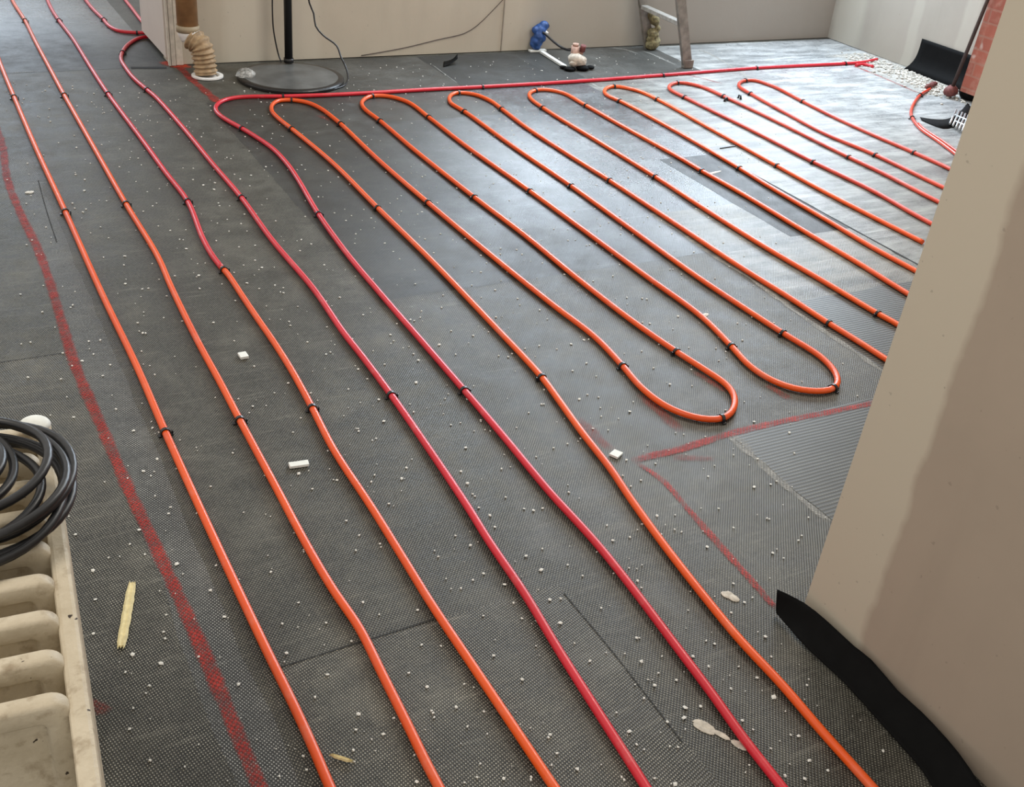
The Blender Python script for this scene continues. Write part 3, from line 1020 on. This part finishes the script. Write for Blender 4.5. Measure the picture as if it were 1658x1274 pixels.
# ------------------------------------------------------------------ coil of black hose
hose = empty('hose_coil', (-0.03, 1.42, 0.60))
tag(hose, 'coil of black rubber hose lying on top of the cream radiator', 'hose')
g = random.Random(5)
specs = [(0.150, 0.150, 0.0, 0.0, 0.008, 0.3), (0.138, 0.168, -0.004, -0.010, 0.020, 1.3), (0.126, 0.138, 0.012, 0.012, 0.022, 2.2), (0.150, 0.152, 0.004, 0.012, 0.034, 0.7),
         (0.118, 0.128, -0.01, -0.012, 0.034, 3.1), (0.137, 0.145, 0.010, -0.004, 0.047, 4.0), (0.098, 0.112, -0.016, 0.022, 0.045, 5.0), (0.090, 0.098, -0.026, 0.030, 0.058, 2.7), (0.122, 0.128, 0.0, 0.016, 0.060, 1.9)]
pts = []
turns = len(specs)
N = 48
for t, (a, b, ox, oy, z, ph) in enumerate(specs):
    nxt = specs[min(t + 1, turns - 1)]
    for k in range(N):
        f = k / N
        s = max(0, (f - 0.75) / 0.25)
        s = s * s * (3 - 2 * s)
        th = 2 * math.pi * f - 2.6
        aa, bb = a + (nxt[0] - a) * s, b + (nxt[1] - b) * s
        xx, yy, zz = ox + (nxt[2] - ox) * s, oy + (nxt[3] - oy) * s, z + (nxt[4] - z) * s
        wob = 0.004 * math.sin(2 * th + ph)
        pts.append(Vector((xx + (aa + wob) * math.cos(th), yy + (bb + wob) * math.sin(th), zz + 0.004 + 0.003 * math.sin(3 * th + ph))))
bm = bmesh.new()
tube(bm, smooth_path(pts, 2), 0.0066, 12)
mesh_obj('hose', bm, M['black_rubber'], hose)
tail = spline([Vector((-0.14, -0.02, 0.012)), Vector((-0.06, -0.085, 0.012)), Vector((0.02, -0.07, 0.014)), Vector((0.075, -0.03, 0.016)), Vector((0.10, 0.03, 0.02))], 0.01)
lo = bmesh.new()

# white blob at the far end of the radiator
bm = bmesh.new()
lump(bm, (0, 0, 0), 0.022, 3, 0.45, 3, 0.2)
o = mesh_obj('plaster_lump', bm, M['foam_white'], smooth=True)
pp = at(57, 700, 0.60)
o.location = (pp.x, pp.y, 0.612)
tag(o, 'pale plaster lump on the radiator behind the black coil', 'lump')

# ------------------------------------------------------------------ crumbs
crumb_sets = [
    (380, 500, 3.98, [(350, 85), (828, 42), (593, 120), (590, 295), (797, 393), (345, 483), (733, 520), (118, 632), (933, 587), (960, 727), (800, 792), (912, 838), (1005, 170), (1005, 225), (1318, 235), (1183, 335), (1168, 478), (1538, 498), (1395, 750), (1490, 897), (1458, 1050), (1500, 1127), (1535, 1195), (1108, 1027), (1072, 1098), (660, 1108), (503, 1162), (412, 1066), (1132, 72)]),
    (700, 800, 2.688, [(205, 60), (250, 95), (275, 145), (398, 65), (440, 75), (165, 225), (408, 272), (472, 332), (590, 310), (178, 376), (222, 348), (313, 395), (460, 417), (512, 462), (557, 457), (392, 543), (558, 563), (735, 498), (893, 380), (682, 728), (268, 705), (393, 812), (890, 628), (910, 732), (938, 808), (968, 835), (1062, 812), (1135, 708), (1203, 752), (1228, 653), (1300, 850), (1100, 930), (1168, 925), (1093, 975), (1022, 993), (855, 1035), (512, 1050), (103, 932), (207, 1175), (628, 1195), (310, 1240), (1055, 1265), (978, 97), (1195, 232), (1245, 65), (1310, 148), (1310, 392), (1300, 518), (785, 203)]),
    (1200, 860, 3.076, [(160, 110), (15, 357), (122, 525), (138, 685), (160, 830), (330, 770), (287, 1023), (148, 1083), (342, 1148), (215, 1222), (318, 1240), (430, 1195), (703, 1098), (80, 735), (5, 945)]),
    (300, 960, 4.06, [(257, 160), (743, 65), (1167, 65), (1528, 115), (665, 400), (345, 605), (935, 540), (1555, 345), (1590, 622), (1138, 800), (1300, 932), (1522, 1243)]),
    (0, 660, 4.247, [(508, 72), (920, 163), (1045, 143), (1080, 357), (990, 443), (1160, 733), (1175, 690), (437, 797), (520, 875), (895, 943), (960, 843), (1215, 1080), (640, 1120)]),
    (0, 900, 3.406, [(525, 243), (515, 432), (730, 548), (890, 597), (715, 957), (1160, 195), (1240, 337), (1095, 560), (1190, 55), (975, 47), (515, 85), (915, 328)]),
    (0, 280, 3.748, [(512, 110), (895, 117), (927, 203), (650, 172), (613, 330), (1030, 352), (870, 235), (550, 367), (658, 396), (1132, 463), (1233, 78), (1300, 103), (1327, 185), (1548, 443), (757, 508), (760, 676), (860, 707), (1208, 625), (1212, 705), (1497, 670), (1428, 777), (875, 847), (1292, 910), (863, 975), (538, 1025), (565, 1103), (500, 1143), (668, 1168), (908, 1172), (623, 1233), (170, 1245), (432, 818), (125, 738), (160, 188), (310, 393)]),
    (0, 0, 3.948, [(270, 590), (170, 545), (375, 915), (545, 1022), (480, 1105), (765, 955), (540, 1220), (1300, 1185), (1415, 818)]),
    (300, 150, 3.98, [(425, 535), (452, 988), (1390, 667), (1545, 535), (993, 315), (740, 355), (850, 262), (1200, 305), (1293, 517), (1525, 772), (1285, 973), (1095, 975), (493, 1130), (895, 1113), (215, 712), (115, 600), (185, 627), (520, 480), (1483, 1235), (1340, 1027), (1035, 827), (270, 820), (85, 1180), (400, 1230), (5, 1010), (1460, 200), (750, 470)]),
    (900, 450, 3.184, [(935, 235), (485, 237), (630, 200), (85, 480), (588, 550), (380, 690), (120, 627), (145, 322), (80, 343), (1480, 443), (1200, 800), (1020, 743), (1040, 935), (915, 915), (818, 968), (785, 1025), (1107, 1065), (1020, 1080), (840, 1190), (1100, 1245), (520, 1228), (1555, 610), (360, 940), (190, 778)]),
]
crumb_meshes = []
for k in range(6):
    bm = bmesh.new()
    lump(bm, (0, 0, 0.3), 1.0, 40 + k, 0.6, 1, 0.5)
    me = bpy.data.meshes.new('plaster_crumb')
    bm.to_mesh(me)
    bm.free()
    me.materials.append(M['crumb'])
    crumb_meshes.append(me)
for ox, oy, sc, lst in crumb_sets:
    for x, y in lst:
        px, py = ox + x / sc, oy + y / sc
        p = at(px, py)
        o = bpy.data.objects.new('plaster_crumb', crumb_meshes[rnd.randrange(6)])
        C.objects.link(o)
        s = rnd.uniform(0.0034, 0.0050)
        o.scale = (s * rnd.uniform(0.8, 1.2), s * rnd.uniform(0.8, 1.2), s * 0.7)
        o.location = (p.x, p.y, 0.0012)
        o.rotation_euler = (0, 0, rnd.uniform(0, 6.28))
        tag(o, 'small white plaster crumb lying loose on the dark dimpled floor mat', 'crumb', 'white plaster crumbs scattered on the floor')
# finer grit nobody could count
bm = bmesh.new()
for k in range(1500):
    y = rnd.uniform(0.9, 5.6)
    x = rnd.uniform(-0.1, 0.45) + rnd.random() * (0.55 + 0.75 * y) * 0.95
    s = rnd.uniform(0.0008, 0.0022) * (1 + 0.12 * y)
    rz = rnd.uniform(0, 6.28)
    T = Matrix.Translation((x, y, 0.0018)) @ Matrix.Rotation(rz, 4, 'Z')
    if x > 1.55 and y < 1.35:
        continue
    box(bm, -s, s, -s * 0.7, s * 0.7, -s * 0.5, s * 0.5, mat=T)
tag(mesh_obj('plaster_grit', bm, M['crumb']), 'fine pale plaster grit sprinkled over the whole mat floor', 'grit', kind='stuff')


def scrap(name, px, py, lx, ly, lz, rz, mat, label, cat, z=0.0012, lumpy=None, group=None):
    bm = bmesh.new()
    if lumpy:
        for i in range(lumpy):
            a = i * 2.4
            lump(bm, (math.cos(a) * lx * 0.4 * (i > 0), math.sin(a) * ly * 0.4 * (i > 0), 0), lx * 0.5, 90 + i + int(px), lz / lx, 2, 0.4)
        for v in bm.verts:
            v.co.y *= ly / lx
            v.co.z = max(v.co.z, -0.001)
    else:
        box(bm, -lx / 2, lx / 2, -ly / 2, ly / 2, 0, lz, bevel=min(lz, ly) * 0.15)
        for v in bm.verts:
            v.co.x += rnd.uniform(-1, 1) * lx * 0.02
            v.co.y += rnd.uniform(-1, 1) * ly * 0.03
    o = mesh_obj(name, bm, mat)
    p = at(px, py)
    o.location = (p.x, p.y, z)
    o.rotation_euler = (0, 0, rz)
    tag(o, label, cat, group)
    return o


scrap('foam_offcut', 394, 578, 0.024, 0.030, 0.008, 0.03, M['foam_white'], 'small square white foam offcut between the orange pipes', 'offcut')
scrap('foam_offcut', 484, 754, 0.048, 0.020, 0.007, -0.12, M['foam_white'], 'oblong white foam offcut left of the red-to-orange pipe', 'offcut')
scrap('foam_offcut', 997, 737, 0.030, 0.026, 0.006, 0.5, M['foam_white'], 'white foam offcut beside the corner of the red paint lines', 'offcut')
scrap('plaster_lump', 50, 312, 0.024, 0.018, 0.010, 0.4, M['crumb'], 'white plaster lump beside the curving red paint line', 'lump', lumpy=2)
scrap('plaster_lump', 1165, 1190, 0.018, 0.045, 0.003, 0.5, M['cream_cast'], 'cream plaster smear between the last red pipe and the orange pipe', 'lump', lumpy=4)
scrap('plaster_lump', 1182, 964, 0.020, 0.024, 0.004, 0.2, M['cream_cast'], 'cream plaster lump right of the near orange pipe', 'lump', lumpy=3)
scrap('plaster_lump', 1143, 510, 0.034, 0.012, 0.006, 0.4, M['crumb'], 'thin white plaster flake beside the second loop right leg', 'lump', lumpy=2)
scrap('plaster_lump', 1156, 280, 0.08, 0.012, 0.004, 0.2, M['crumb'], 'long white plaster flake beside the fourth orange loop', 'lump', lumpy=2)
scrap('wire_scrap', 1178, 239, 0.10, 0.005, 0.004, 0.1, M['clip'], 'short dark wire scrap between the fourth and fifth loops', 'wire')

# splinters


def splinter(px0, py0, px1, py1, w, label):
    a, b = at(px0, py0, 0.003), at(px1, py1, 0.003)
    d = b - a
    L = d.length
    g = random.Random(int(px0))
    bm = bmesh.new()
    n = 14
    rows = []
    for i in range(n + 1):
        t = i / n
        ww = w * (0.75 + 0.25 * min(1, t * 8, (1 - t) * 8)) * g.uniform(0.95, 1.05)
        off = g.uniform(-1, 1) * w * 0.03
        rows.append([(t * L, off - ww / 2, 0.0), (t * L, off - ww / 4, 0.004), (t * L, off, 0.0025), (t * L, off + ww / 4, 0.0045), (t * L, off + ww / 2, 0.0)])
    V = [[bm.verts.new(p) for p in r] for r in rows]
    for i in range(n):
        for k in range(4):
            bm.faces.new((V[i][k], V[i + 1][k], V[i + 1][k + 1], V[i][k + 1]))
        bm.faces.new((V[i][0], V[i][4], V[i + 1][4], V[i + 1][0]))
    bm.faces.new(V[0])
    bm.faces.new(V[-1][::-1])
    # frayed ends
    for e, sgn in ((0, -1), (L, 1)):
        for k in range(3):
            y = (k - 1) * w * 0.28
            f = [bm.verts.new(q) for q in ((e, y - w * 0.1, 0.001), (e, y + w * 0.1, 0.001), (e, y, 0.004), (e + sgn * g.uniform(0.006, 0.012), y, 0.002))]
            bm.faces.new((f[0], f[1], f[3])); bm.faces.new((f[1], f[2], f[3])); bm.faces.new((f[2], f[0], f[3])); bm.faces.new((f[0], f[2], f[1]))
    bmesh.ops.recalc_face_normals(bm, faces=bm.faces)
    o = mesh_obj('wood_splinter', bm, M['splinter'])
    o.location = (a.x, a.y, 0.003)
    o.rotation_euler = (0, 0, math.atan2(d.y, d.x))
    tag(o, label, 'splinter')


splinter(214, 945, 196, 1047, 0.019, 'pale yellow wood splinter with frayed ends beside the radiator')
splinter(540, 1224, 566, 1232, 0.008, 'tiny pale wood splinter right of the leftmost orange pipe')

# ------------------------------------------------------------------ floor stand with round base
sp = at(470, 124)
st = empty('floor_stand', (1.760, 5.425, 0))
tag(st, 'black floor stand with a wide round steel base and thin pole by the wall', 'stand')
bm = bmesh.new()
rings = []
RB = 0.268
for r, z in ((RB - 0.002, 0.002), (RB, 0.004), (RB, 0.014), (RB - 0.004, 0.019), (RB - 0.03, 0.021), (0.06, 0.030), (0.03, 0.032), (0.001, 0.032)):
    rings.append([bm.verts.new((math.cos(2 * math.pi * k / 64) * r, math.sin(2 * math.pi * k / 64) * r, z)) for k in range(64)])
for i in range(len(rings) - 1):
    for k in range(64):
        f = bm.faces.new((rings[i][k], rings[i][(k + 1) % 64], rings[i + 1][(k + 1) % 64], rings[i + 1][k]))
        f.smooth = i > 2
        f.material_index = 0 if i > 3 else 1
bm.faces.new(rings[0][::-1])
mesh_obj('base', bm, [M['disc'], M['black_metal']], st)
bm = bmesh.new()
tube(bm, [Vector((0, 0, 0.028)), Vector((0, 0, 1.6))], 0.021, 20)
tube(bm, [Vector((0, 0, 0.028)), Vector((0, 0, 0.05))], 0.026, 20)
o = mesh_obj('pole', bm, M['black_metal'], st)
o.location = (0.06, 0.22, 0)
PX = aty(467.5, 98, 5.55)
o.location = (at(467.5, 100, 0.03).x - 1.760, at(467.5, 100, 0.03).y - 5.425, 0)
# power cord hanging beside the stand
cp = [aty(497, -30, 5.50), aty(501, 5, 5.50), aty(508, 22, 5.49), aty(511, 42, 5.47), aty(523, 57, 5.45), aty(545, 74, 5.42), aty(552, 92, 5.38), aty(561, 112, 5.31), aty(563.5, 127, 5.28)]
cp += [at(559, 137, 0.01), at(545, 143, 0.006), at(535, 146, 0.006)]
bm = bmesh.new()
tube(bm, spline(cp, 0.02), 0.0045, 8)
tag(mesh_obj('power_cord', bm, M['black_rubber']), 'black power cord dropping to the right rim of the round base', 'cord')
cp = [aty(441, -20, 5.72), aty(441, 15, 5.72), aty(442.5, 45, 5.72), aty(447, 72, 5.72), aty(452, 92, 5.72), aty(455, 99, 5.70)]
bm = bmesh.new()
tube(bm, spline(cp, 0.02), 0.004, 8)
tag(mesh_obj('power_cord', bm, M['black_rubber']), 'thin black cord hanging on the wall left of the stand pole', 'cord')
# clear film on the base
bm = bmesh.new()
lump(bm, (0, 0, 0.0), 0.06, 11, 0.55, 3, 0.3)
for v in bm.verts:
    v.co += Vector((rnd.uniform(-1, 1), rnd.uniform(-1, 1), rnd.uniform(-1, 1))) * 0.003
    v.co.z = max(v.co.z, -0.003)
o = mesh_obj('plastic_bag', bm, M['film'], smooth=True)
p = at(397, 120, 0.03)
o.location = (p.x, p.y, 0.026)
tag(o, 'crumpled clear plastic film on the left rim of the round base', 'plastic film')

# wire along the back wall
bm = bmesh.new()
tube(bm, spline([aty(x, y, 5.768) for x, y in ((585, 90), (620, 84), (657, 77), (710, 64), (752, 54), (772, 42), (795, 20), (812, 2), (830, -18))], 0.04), 0.0022, 6)
tag(mesh_obj('wall_wire', bm, M['wood_dark']), 'thin dark wire strung low along the beige back wall', 'wire')

# ------------------------------------------------------------------ duct in the corner
base = at(334, 124)
du = empty('drain_pipe', (base.x, base.y, 0))
tag(du, 'brown vertical pipe with a corrugated tan hose foot in the wall corner', 'pipe')
B = Vector((base.x, base.y, 0))
tb = aty(304, 44, 5.62)
bm = bmesh.new()
top_p = Vector((tb.x + 0.03, 5.62, 1.8))
tube(bm, [tb - B, Vector((tb.x - 0.0 - B.x, 5.62 - B.y, 2.2))], 0.051, 24)
mesh_obj('upper_pipe', bm, M['tube'], du)
bm = bmesh.new()
tube(bm, [tb - B + Vector((0, 0, -0.02)), tb - B + Vector((0, 0, 0.012))], 0.056, 24)
mesh_obj('collar', bm, M['tape'], du)
bm = bmesh.new()
pth = spline([tb - B + Vector((0, 0, -0.01)), tb - B + Vector((0.01, -0.01, -0.06))], 0.01)
tube(bm, pth, [0.050 + 0.004 * math.sin(i) for i in range(len(pth))], 20)
mesh_obj('taped_joint', bm, M['white_cast'], du)
pth = spline([tb - B + Vector((0.012, -0.012, -0.05)), (tb - B) * 0.62 + Vector((0.022, -0.02, 0.008)), (tb - B) * 0.32 + Vector((0.016, -0.012, 0.008)), Vector((0.0, 0.0, 0.012))], 0.0035)
bm = bmesh.new()
tube(bm, pth, [0.054 + 0.0055 * math.sin(i * 1.05) for i in range(len(pth))], 24)
mesh_obj('corrugated_hose', bm, M['hose'], du)
bm = bmesh.new()
rr = []
for r, z in ((0.078, 0.001), (0.078, 0.008), (0.06, 0.010), (0.05, 0.004)):
    rr.append([bm.verts.new((math.cos(2 * math.pi * k / 40) * r + 0.005, math.sin(2 * math.pi * k / 40) * r - 0.005, z + 0.002)) for k in range(40)])
for i in range(3):
    for k in range(40):
        bm.faces.new((rr[i][k], rr[i][(k + 1) % 40], rr[i + 1][(k + 1) % 40], rr[i + 1][k]))
bm.faces.new(rr[0][::-1])
mesh_obj('floor_flange', bm, M['white_cast'], du)

# ------------------------------------------------------------------ dark mat with curled corner
bm = bmesh.new()
rows = []
c0 = at(724, 103)
for i in range(9):
    t = i / 8
    r = []
    for k in range(5):
        s = (k / 4 - 0.5)
        lift = 0.05 * t ** 2
        q = at(718 + 22 * t, 104 - 2 * t, 0.003)
        r.append((q.x + s * 0.05 * (1 - 0.6 * t), q.y + s * 0.10 * (1 - 0.5 * t), 0.004 + lift * (1 - abs(s)) + abs(s) * 0.01 * t))
    rows.append(r)
sheet(bm, rows)
tag(solidify(mesh_obj('curled_strip', bm, M['membrane']), 0.002), 'curled black offcut at the corner of the dark mat by the wall', 'offcut')

# ------------------------------------------------------------------ blue glove on a wall pipe stub, flexible hose, valve
gp = aty(872, 58, 5.74)
gl = empty('wall_outlet', (gp.x, 5.775, gp.z))
tag(gl, 'pipe outlet low on the back wall wrapped in blue rubber', 'outlet')
bm = bmesh.new()
for i, (dx, dz, r) in enumerate(((0.028, 0.058, 0.030), (0.012, 0.030, 0.036), (0.0, 0.0, 0.038), (-0.010, -0.030, 0.040), (-0.012, -0.055, 0.034), (-0.030, 0.035, 0.022), (-0.030, -0.045, 0.022))):
    lump(bm, (dx, -0.035, dz), r, 60 + i, 1.0, 2, 0.3)
o = mesh_obj('blue_cover', bm, M['glove'], gl, smooth=True)
m = o.modifiers.new('remesh', 'REMESH')
m.mode = 'VOXEL'
m.voxel_size = 0.005
m.use_smooth_shade = True
bm = bmesh.new()
tube(bm, [Vector((0.045, -0.001, 0.058)), Vector((0.045, -0.05, 0.058))], 0.014, 14)
mesh_obj('pipe_stub', bm, M['black_metal'], gl)
bm = bmesh.new()
tube(bm, [Vector((0.028, -0.055, 0.030)), Vector((0.044, -0.062, 0.018))], 0.009, 12)
mesh_obj('nozzle', bm, M['white_cast'], gl)
bm = bmesh.new()
va = at(932, 112)
hp = [aty(879, 52, 5.70), aty(886, 58, 5.69), aty(897, 68, 5.66), aty(908, 76, 5.62), aty(920, 81, 5.56), Vector((va.x - 0.005, va.y + 0.03, 0.115))]
tube(bm, spline(hp, 0.02), 0.007, 10)
tag(mesh_obj('flexible_hose', bm, M['black_rubber']), 'thin dark hose running from the blue wrapped outlet to the valve', 'hose')
vv = empty('floor_valve', (va.x, va.y, 0))
tag(vv, 'cluster of copper coloured pipe fitting and cream rag beside the dark mat', 'valve')
bm = bmesh.new()
tube(bm, [Vector((-0.005, 0.02, 0.03)), Vector((-0.005, 0.02, 0.125))], 0.024, 16)
tube(bm, [Vector((-0.005, 0.02, 0.125)), Vector((-0.005, 0.02, 0.14))], 0.017, 16)
tube(bm, [Vector((-0.005, 0.02, 0.09)), Vector((0.04, 0.01, 0.09))], 0.014, 12)
mesh_obj('fitting', bm, M['brass'], vv)
bm = bmesh.new()
tube(bm, [Vector((0.030, 0.0, 0.10)), Vector((0.030, -0.008, 0.135))], 0.016, 12)
mesh_obj('red_cap', bm, M['rust'], vv)
bm = bmesh.new()
for i, (dx, dy, dz, r) in enumerate(((0, 0, 0.045, 0.045), (0.035, -0.01, 0.055, 0.03), (-0.03, -0.01, 0.035, 0.025))):
    lump(bm, (dx, dy, dz), r, 70 + i, 0.8, 2, 0.4)
mesh_obj('rag', bm, M['cream_cast'], vv, smooth=True)
bm = bmesh.new()
for i, (dx, dy, r) in enumerate(((-0.05, -0.02, 0.04), (0.03, -0.03, 0.035), (0.085, -0.02, 0.028), (-0.08, 0.02, 0.02))):
    lump(bm, (dx, dy, 0.012), r, 80 + i, 0.4, 2, 0.4)
mesh_obj('black_collar', bm, M['membrane'], vv, smooth=True)
# pale batten
a, b = at(877, 84, 0.01), at(915, 108, 0.01)
d = b - a
bm = bmesh.new()
box(bm, 0, d.length, -0.012, 0.012, 0, 0.014, bevel=0.002)
o = mesh_obj('batten', bm, M['foam_white'])
o.location = (a.x, a.y, 0.003)
o.rotation_euler = (0, 0, math.atan2(d.y, d.x))
tag(o, 'thin pale batten on the floor between outlet and valve', 'batten')
bm = bmesh.new()
box(bm, -0.05, 0.06, 0, 0.03, 0, 0.012, bevel=0.002)
o = mesh_obj('plaster_offcut', bm, M['foam_white'])
p = at(868, 84)
o.location = (p.x, p.y - 0.02, 0.003)
tag(o, 'white plaster offcut on the floor under the blue wrapped outlet', 'offcut')

# ------------------------------------------------------------------ ladder
f1, f2 = at(1112, 110), Vector((4.19, 5.70, 0))
ld = empty('ladder', (f1.x, f1.y, 0))
tag(ld, 'dusty aluminium ladder leaning left near the back wall', 'ladder')
lean = Vector((-0.36, 0.0, 1.0)).normalized()
up_t = aty(1101, 0, f1.y) - Vector((f1.x, f1.y, 0))
lean = up_t.normalized()
lean.y = 0.0
lean.normalize()
rz = math.atan2(f2.y - f1.y, f2.x - f1.x)
S = Matrix(((1, 0, 0, 0), (0, 1, 0, 0), (0, 0, 1, 0), (0, 0, 0, 1)))
f2 = Vector((at(1043, 76).x, 5.70, 0))


def rail(name, foot):
    bm = bmesh.new()
    # channel section 60 x 22 mm following the lean
    ax = lean
    sx = Vector((ax.z, 0, -ax.x))
    n = 2
    V = []
    for L in (0.0, 2.1):
        c = foot - Vector((f1.x, f1.y, 0)) + ax * L
        V.append([bm.verts.new(c + sx * a + Vector((0, b, 0))) for a, b in ((-0.030, -0.011), (0.030, -0.011), (0.030, -0.006), (-0.022, -0.006), (-0.022, 0.006), (0.030, 0.006), (0.030, 0.011), (-0.030, 0.011))])
    for k in range(8):
        bm.faces.new((V[0][k], V[0][(k + 1) % 8], V[1][(k + 1) % 8], V[1][k]))
    bm.faces.new(V[0][::-1])
    bm.faces.new(V[1])
    bmesh.ops.recalc_face_normals(bm, faces=bm.faces)
    return mesh_obj(name, bm, M['alu'], ld)


rail('rail', Vector((f1.x, f1.y, 0.01)))
rail('rail', Vector((f2.x, f2.y, 0.01)))
for k in range(7):
    L = 0.27 + 0.28 * k
    a = lean * L + Vector((0, 0.008, 0))
    b = f2 - f1 + lean * L - Vector((0, 0.008, 0))
    a.z = b.z = (lean * L).z
    bm = bmesh.new()
    dd = b - a
    T = Matrix.Translation(a) @ Matrix.Rotation(math.atan2(dd.y, dd.x), 4, 'Z')
    box(bm, 0, dd.length, -0.024, 0.024, -0.012, 0.012, bevel=0.003, mat=None)
    for v in bm.verts:
        v.co = T @ v.co
    mesh_obj('rung', bm, M['alu_light'], ld)
    bm = bmesh.new()
for ft, mt in ((Vector((0, 0, 0)), 'alu'), (f2 - f1, 'grime')):
    bm = bmesh.new()
    if mt == 'grime':
        for i in range(6):
            lump(bm, ft + Vector((rnd.uniform(-0.02, 0.02), -0.02, 0.03 + 0.033 * i)), rnd.uniform(0.032, 0.046), 100 + i, 0.9, 2, 0.7)
        o = mesh_obj('foot', bm, M[mt], ld, smooth=True)
        m = o.modifiers.new('remesh', 'REMESH')
        m.mode = 'VOXEL'
        m.voxel_size = 0.006
        m.use_smooth_shade = True
        o['label'] = 'ladder foot caked in yellow-brown foam'
    else:
        box(bm, -0.034, 0.034, -0.016, 0.016, 0.002, 0.05, bevel=0.004)
        mesh_obj('foot', bm, M['alu'], ld)

# ------------------------------------------------------------------ right corner: membrane, rod, rubble, black bag
rows = []
for i in range(13):
    t = i / 12
    y = 4.955 - 0.50 * t
    r = []
    for k in range(9):
        s = k / 8
        z = 0.195 * (1 - s) + 0.004
        x = 5.712 - 0.055 * s ** 5
        r.append((x, y + 0.03 * s ** 3, z))
    rows.append(r)
bm = bmesh.new()
sheet(bm, rows)
tag(solidify(mesh_obj('membrane_flap', bm, M['membrane']), 0.002), 'black membrane flap curling down the right wall beside the brick pier', 'membrane')

rod = empty('iron_rod', (0, 0, 0))
ra = atx(1541, 141, 5.44)
rod.location = (ra.x, ra.y, 0)
rb = atx(1599, 0, 5.44)
bm = bmesh.new()
dvec = rb - Vector((ra.x, ra.y, 0.02))
print('rod', ra, rb)
tube(bm, [Vector((0, 0, 0.02)), dvec * 1.0 + Vector((0, 0, 0.02)), dvec * 2.2], 0.011, 10)
mesh_obj('shaft', bm, M['wood_dark'], rod)
bm = bmesh.new()
lump(bm, (0, 0, 0.038), 0.045, 21, 0.8, 2, 0.3)
mesh_obj('head', bm, M['rust'], rod, smooth=True)
tag(rod, 'thin dark rod with a rusty lump at its foot leaning by the brick pier', 'rod')

bm = bmesh.new()
for i in range(7):
    q = at(1566 + i * 4, 160 - 2 * i, 0.0)
    lump(bm, (q.x, q.y - 0.03, 0.04 + 0.010 * i), 0.065, 120 + i, 0.7, 2, 0.5)
tag(mesh_obj('black_bag', bm, M['membrane'], smooth=True), 'crumpled black bag wedged under the foot of the brick pier', 'bag')

bm = bmesh.new()
g = random.Random(11)
cl = [at(*p) for p in ((1395, 92), (1425, 104), (1455, 118), (1485, 128), (1510, 138), (1530, 150), (1545, 156))]
for i in range(620):
    k = g.uniform(0, len(cl) - 1.001)
    c = cl[int(k)].lerp(cl[int(k) + 1], k % 1)
    q = Vector((c.x + g.gauss(0, 0.08), c.y + g.gauss(0, 0.10), 0.0))
    if q.x > 5.66:
        continue
    r = g.uniform(0.004, 0.013)
    lump(bm, (q.x, q.y, r * 0.3 + 0.002), r, 200 + i, 0.6, 1, 0.4)
tag(mesh_obj('mortar_rubble', bm, plain('pale_mortar', (0.50, 0.48, 0.43), 0.85, var=0.3, scale=40)), 'heap line of pale mortar rubble along the foot of the right wall', 'rubble', kind='stuff')
bm = bmesh.new()
for i in range(5):
    q = at(1500 + i * 3, 146 - i * 1.5)
    lump(bm, (q.x, q.y, 0.02), 0.02, 300 + i, 0.8, 1, 0.4)
tag(mesh_obj('brick_fragment', bm, M['rust']), 'dark red brick fragment on the rubble by the curved pipe end', 'brick')

# shadow under a lifted foil corner, modelled as a dark strip
rows = []
P = [at(1488, 193), at(1506, 196), at(1525, 197), at(1541, 193), at(1553, 184), at(1566, 170)]
Q = [at(1492, 196), at(1508, 203), at(1527, 209), at(1545, 206), at(1560, 196), at(1580, 182)]
bm = bmesh.new()
rows = [[Vector((p.x, p.y, 0.012)), Vector(((p.x + q.x) / 2, (p.y + q.y) / 2, 0.008)), Vector((q.x, q.y, 0.0045))] for p, q in zip(spline(P, 0.03), spline(Q, 0.03))]
sheet(bm, rows)
tag(solidify(mesh_obj('foil_shadow_strip', bm, M['membrane']), 0.0015), 'dark strip standing for the shadow under a lifted foil corner beside the partition edge', 'membrane')
bm = bmesh.new()
for i in range(7):
    a = at(1548 + i * 5, 178 + i * 2.2, 0.02)
    b = at(1538 + i * 5, 200 + i * 3.0, 0.02)
    tube(bm, [a, b], 0.006, 6)
for i in range(2):
    tube(bm, [at(1546, 186 + 10 * i, 0.024), at(1580, 200 + 10 * i, 0.024)], 0.005, 6)
tag(mesh_obj('wire_mesh_offcut', bm, M['steel_wire']), 'bright wire mesh offcut poking out beside the partition edge', 'wire mesh')
lo.free()
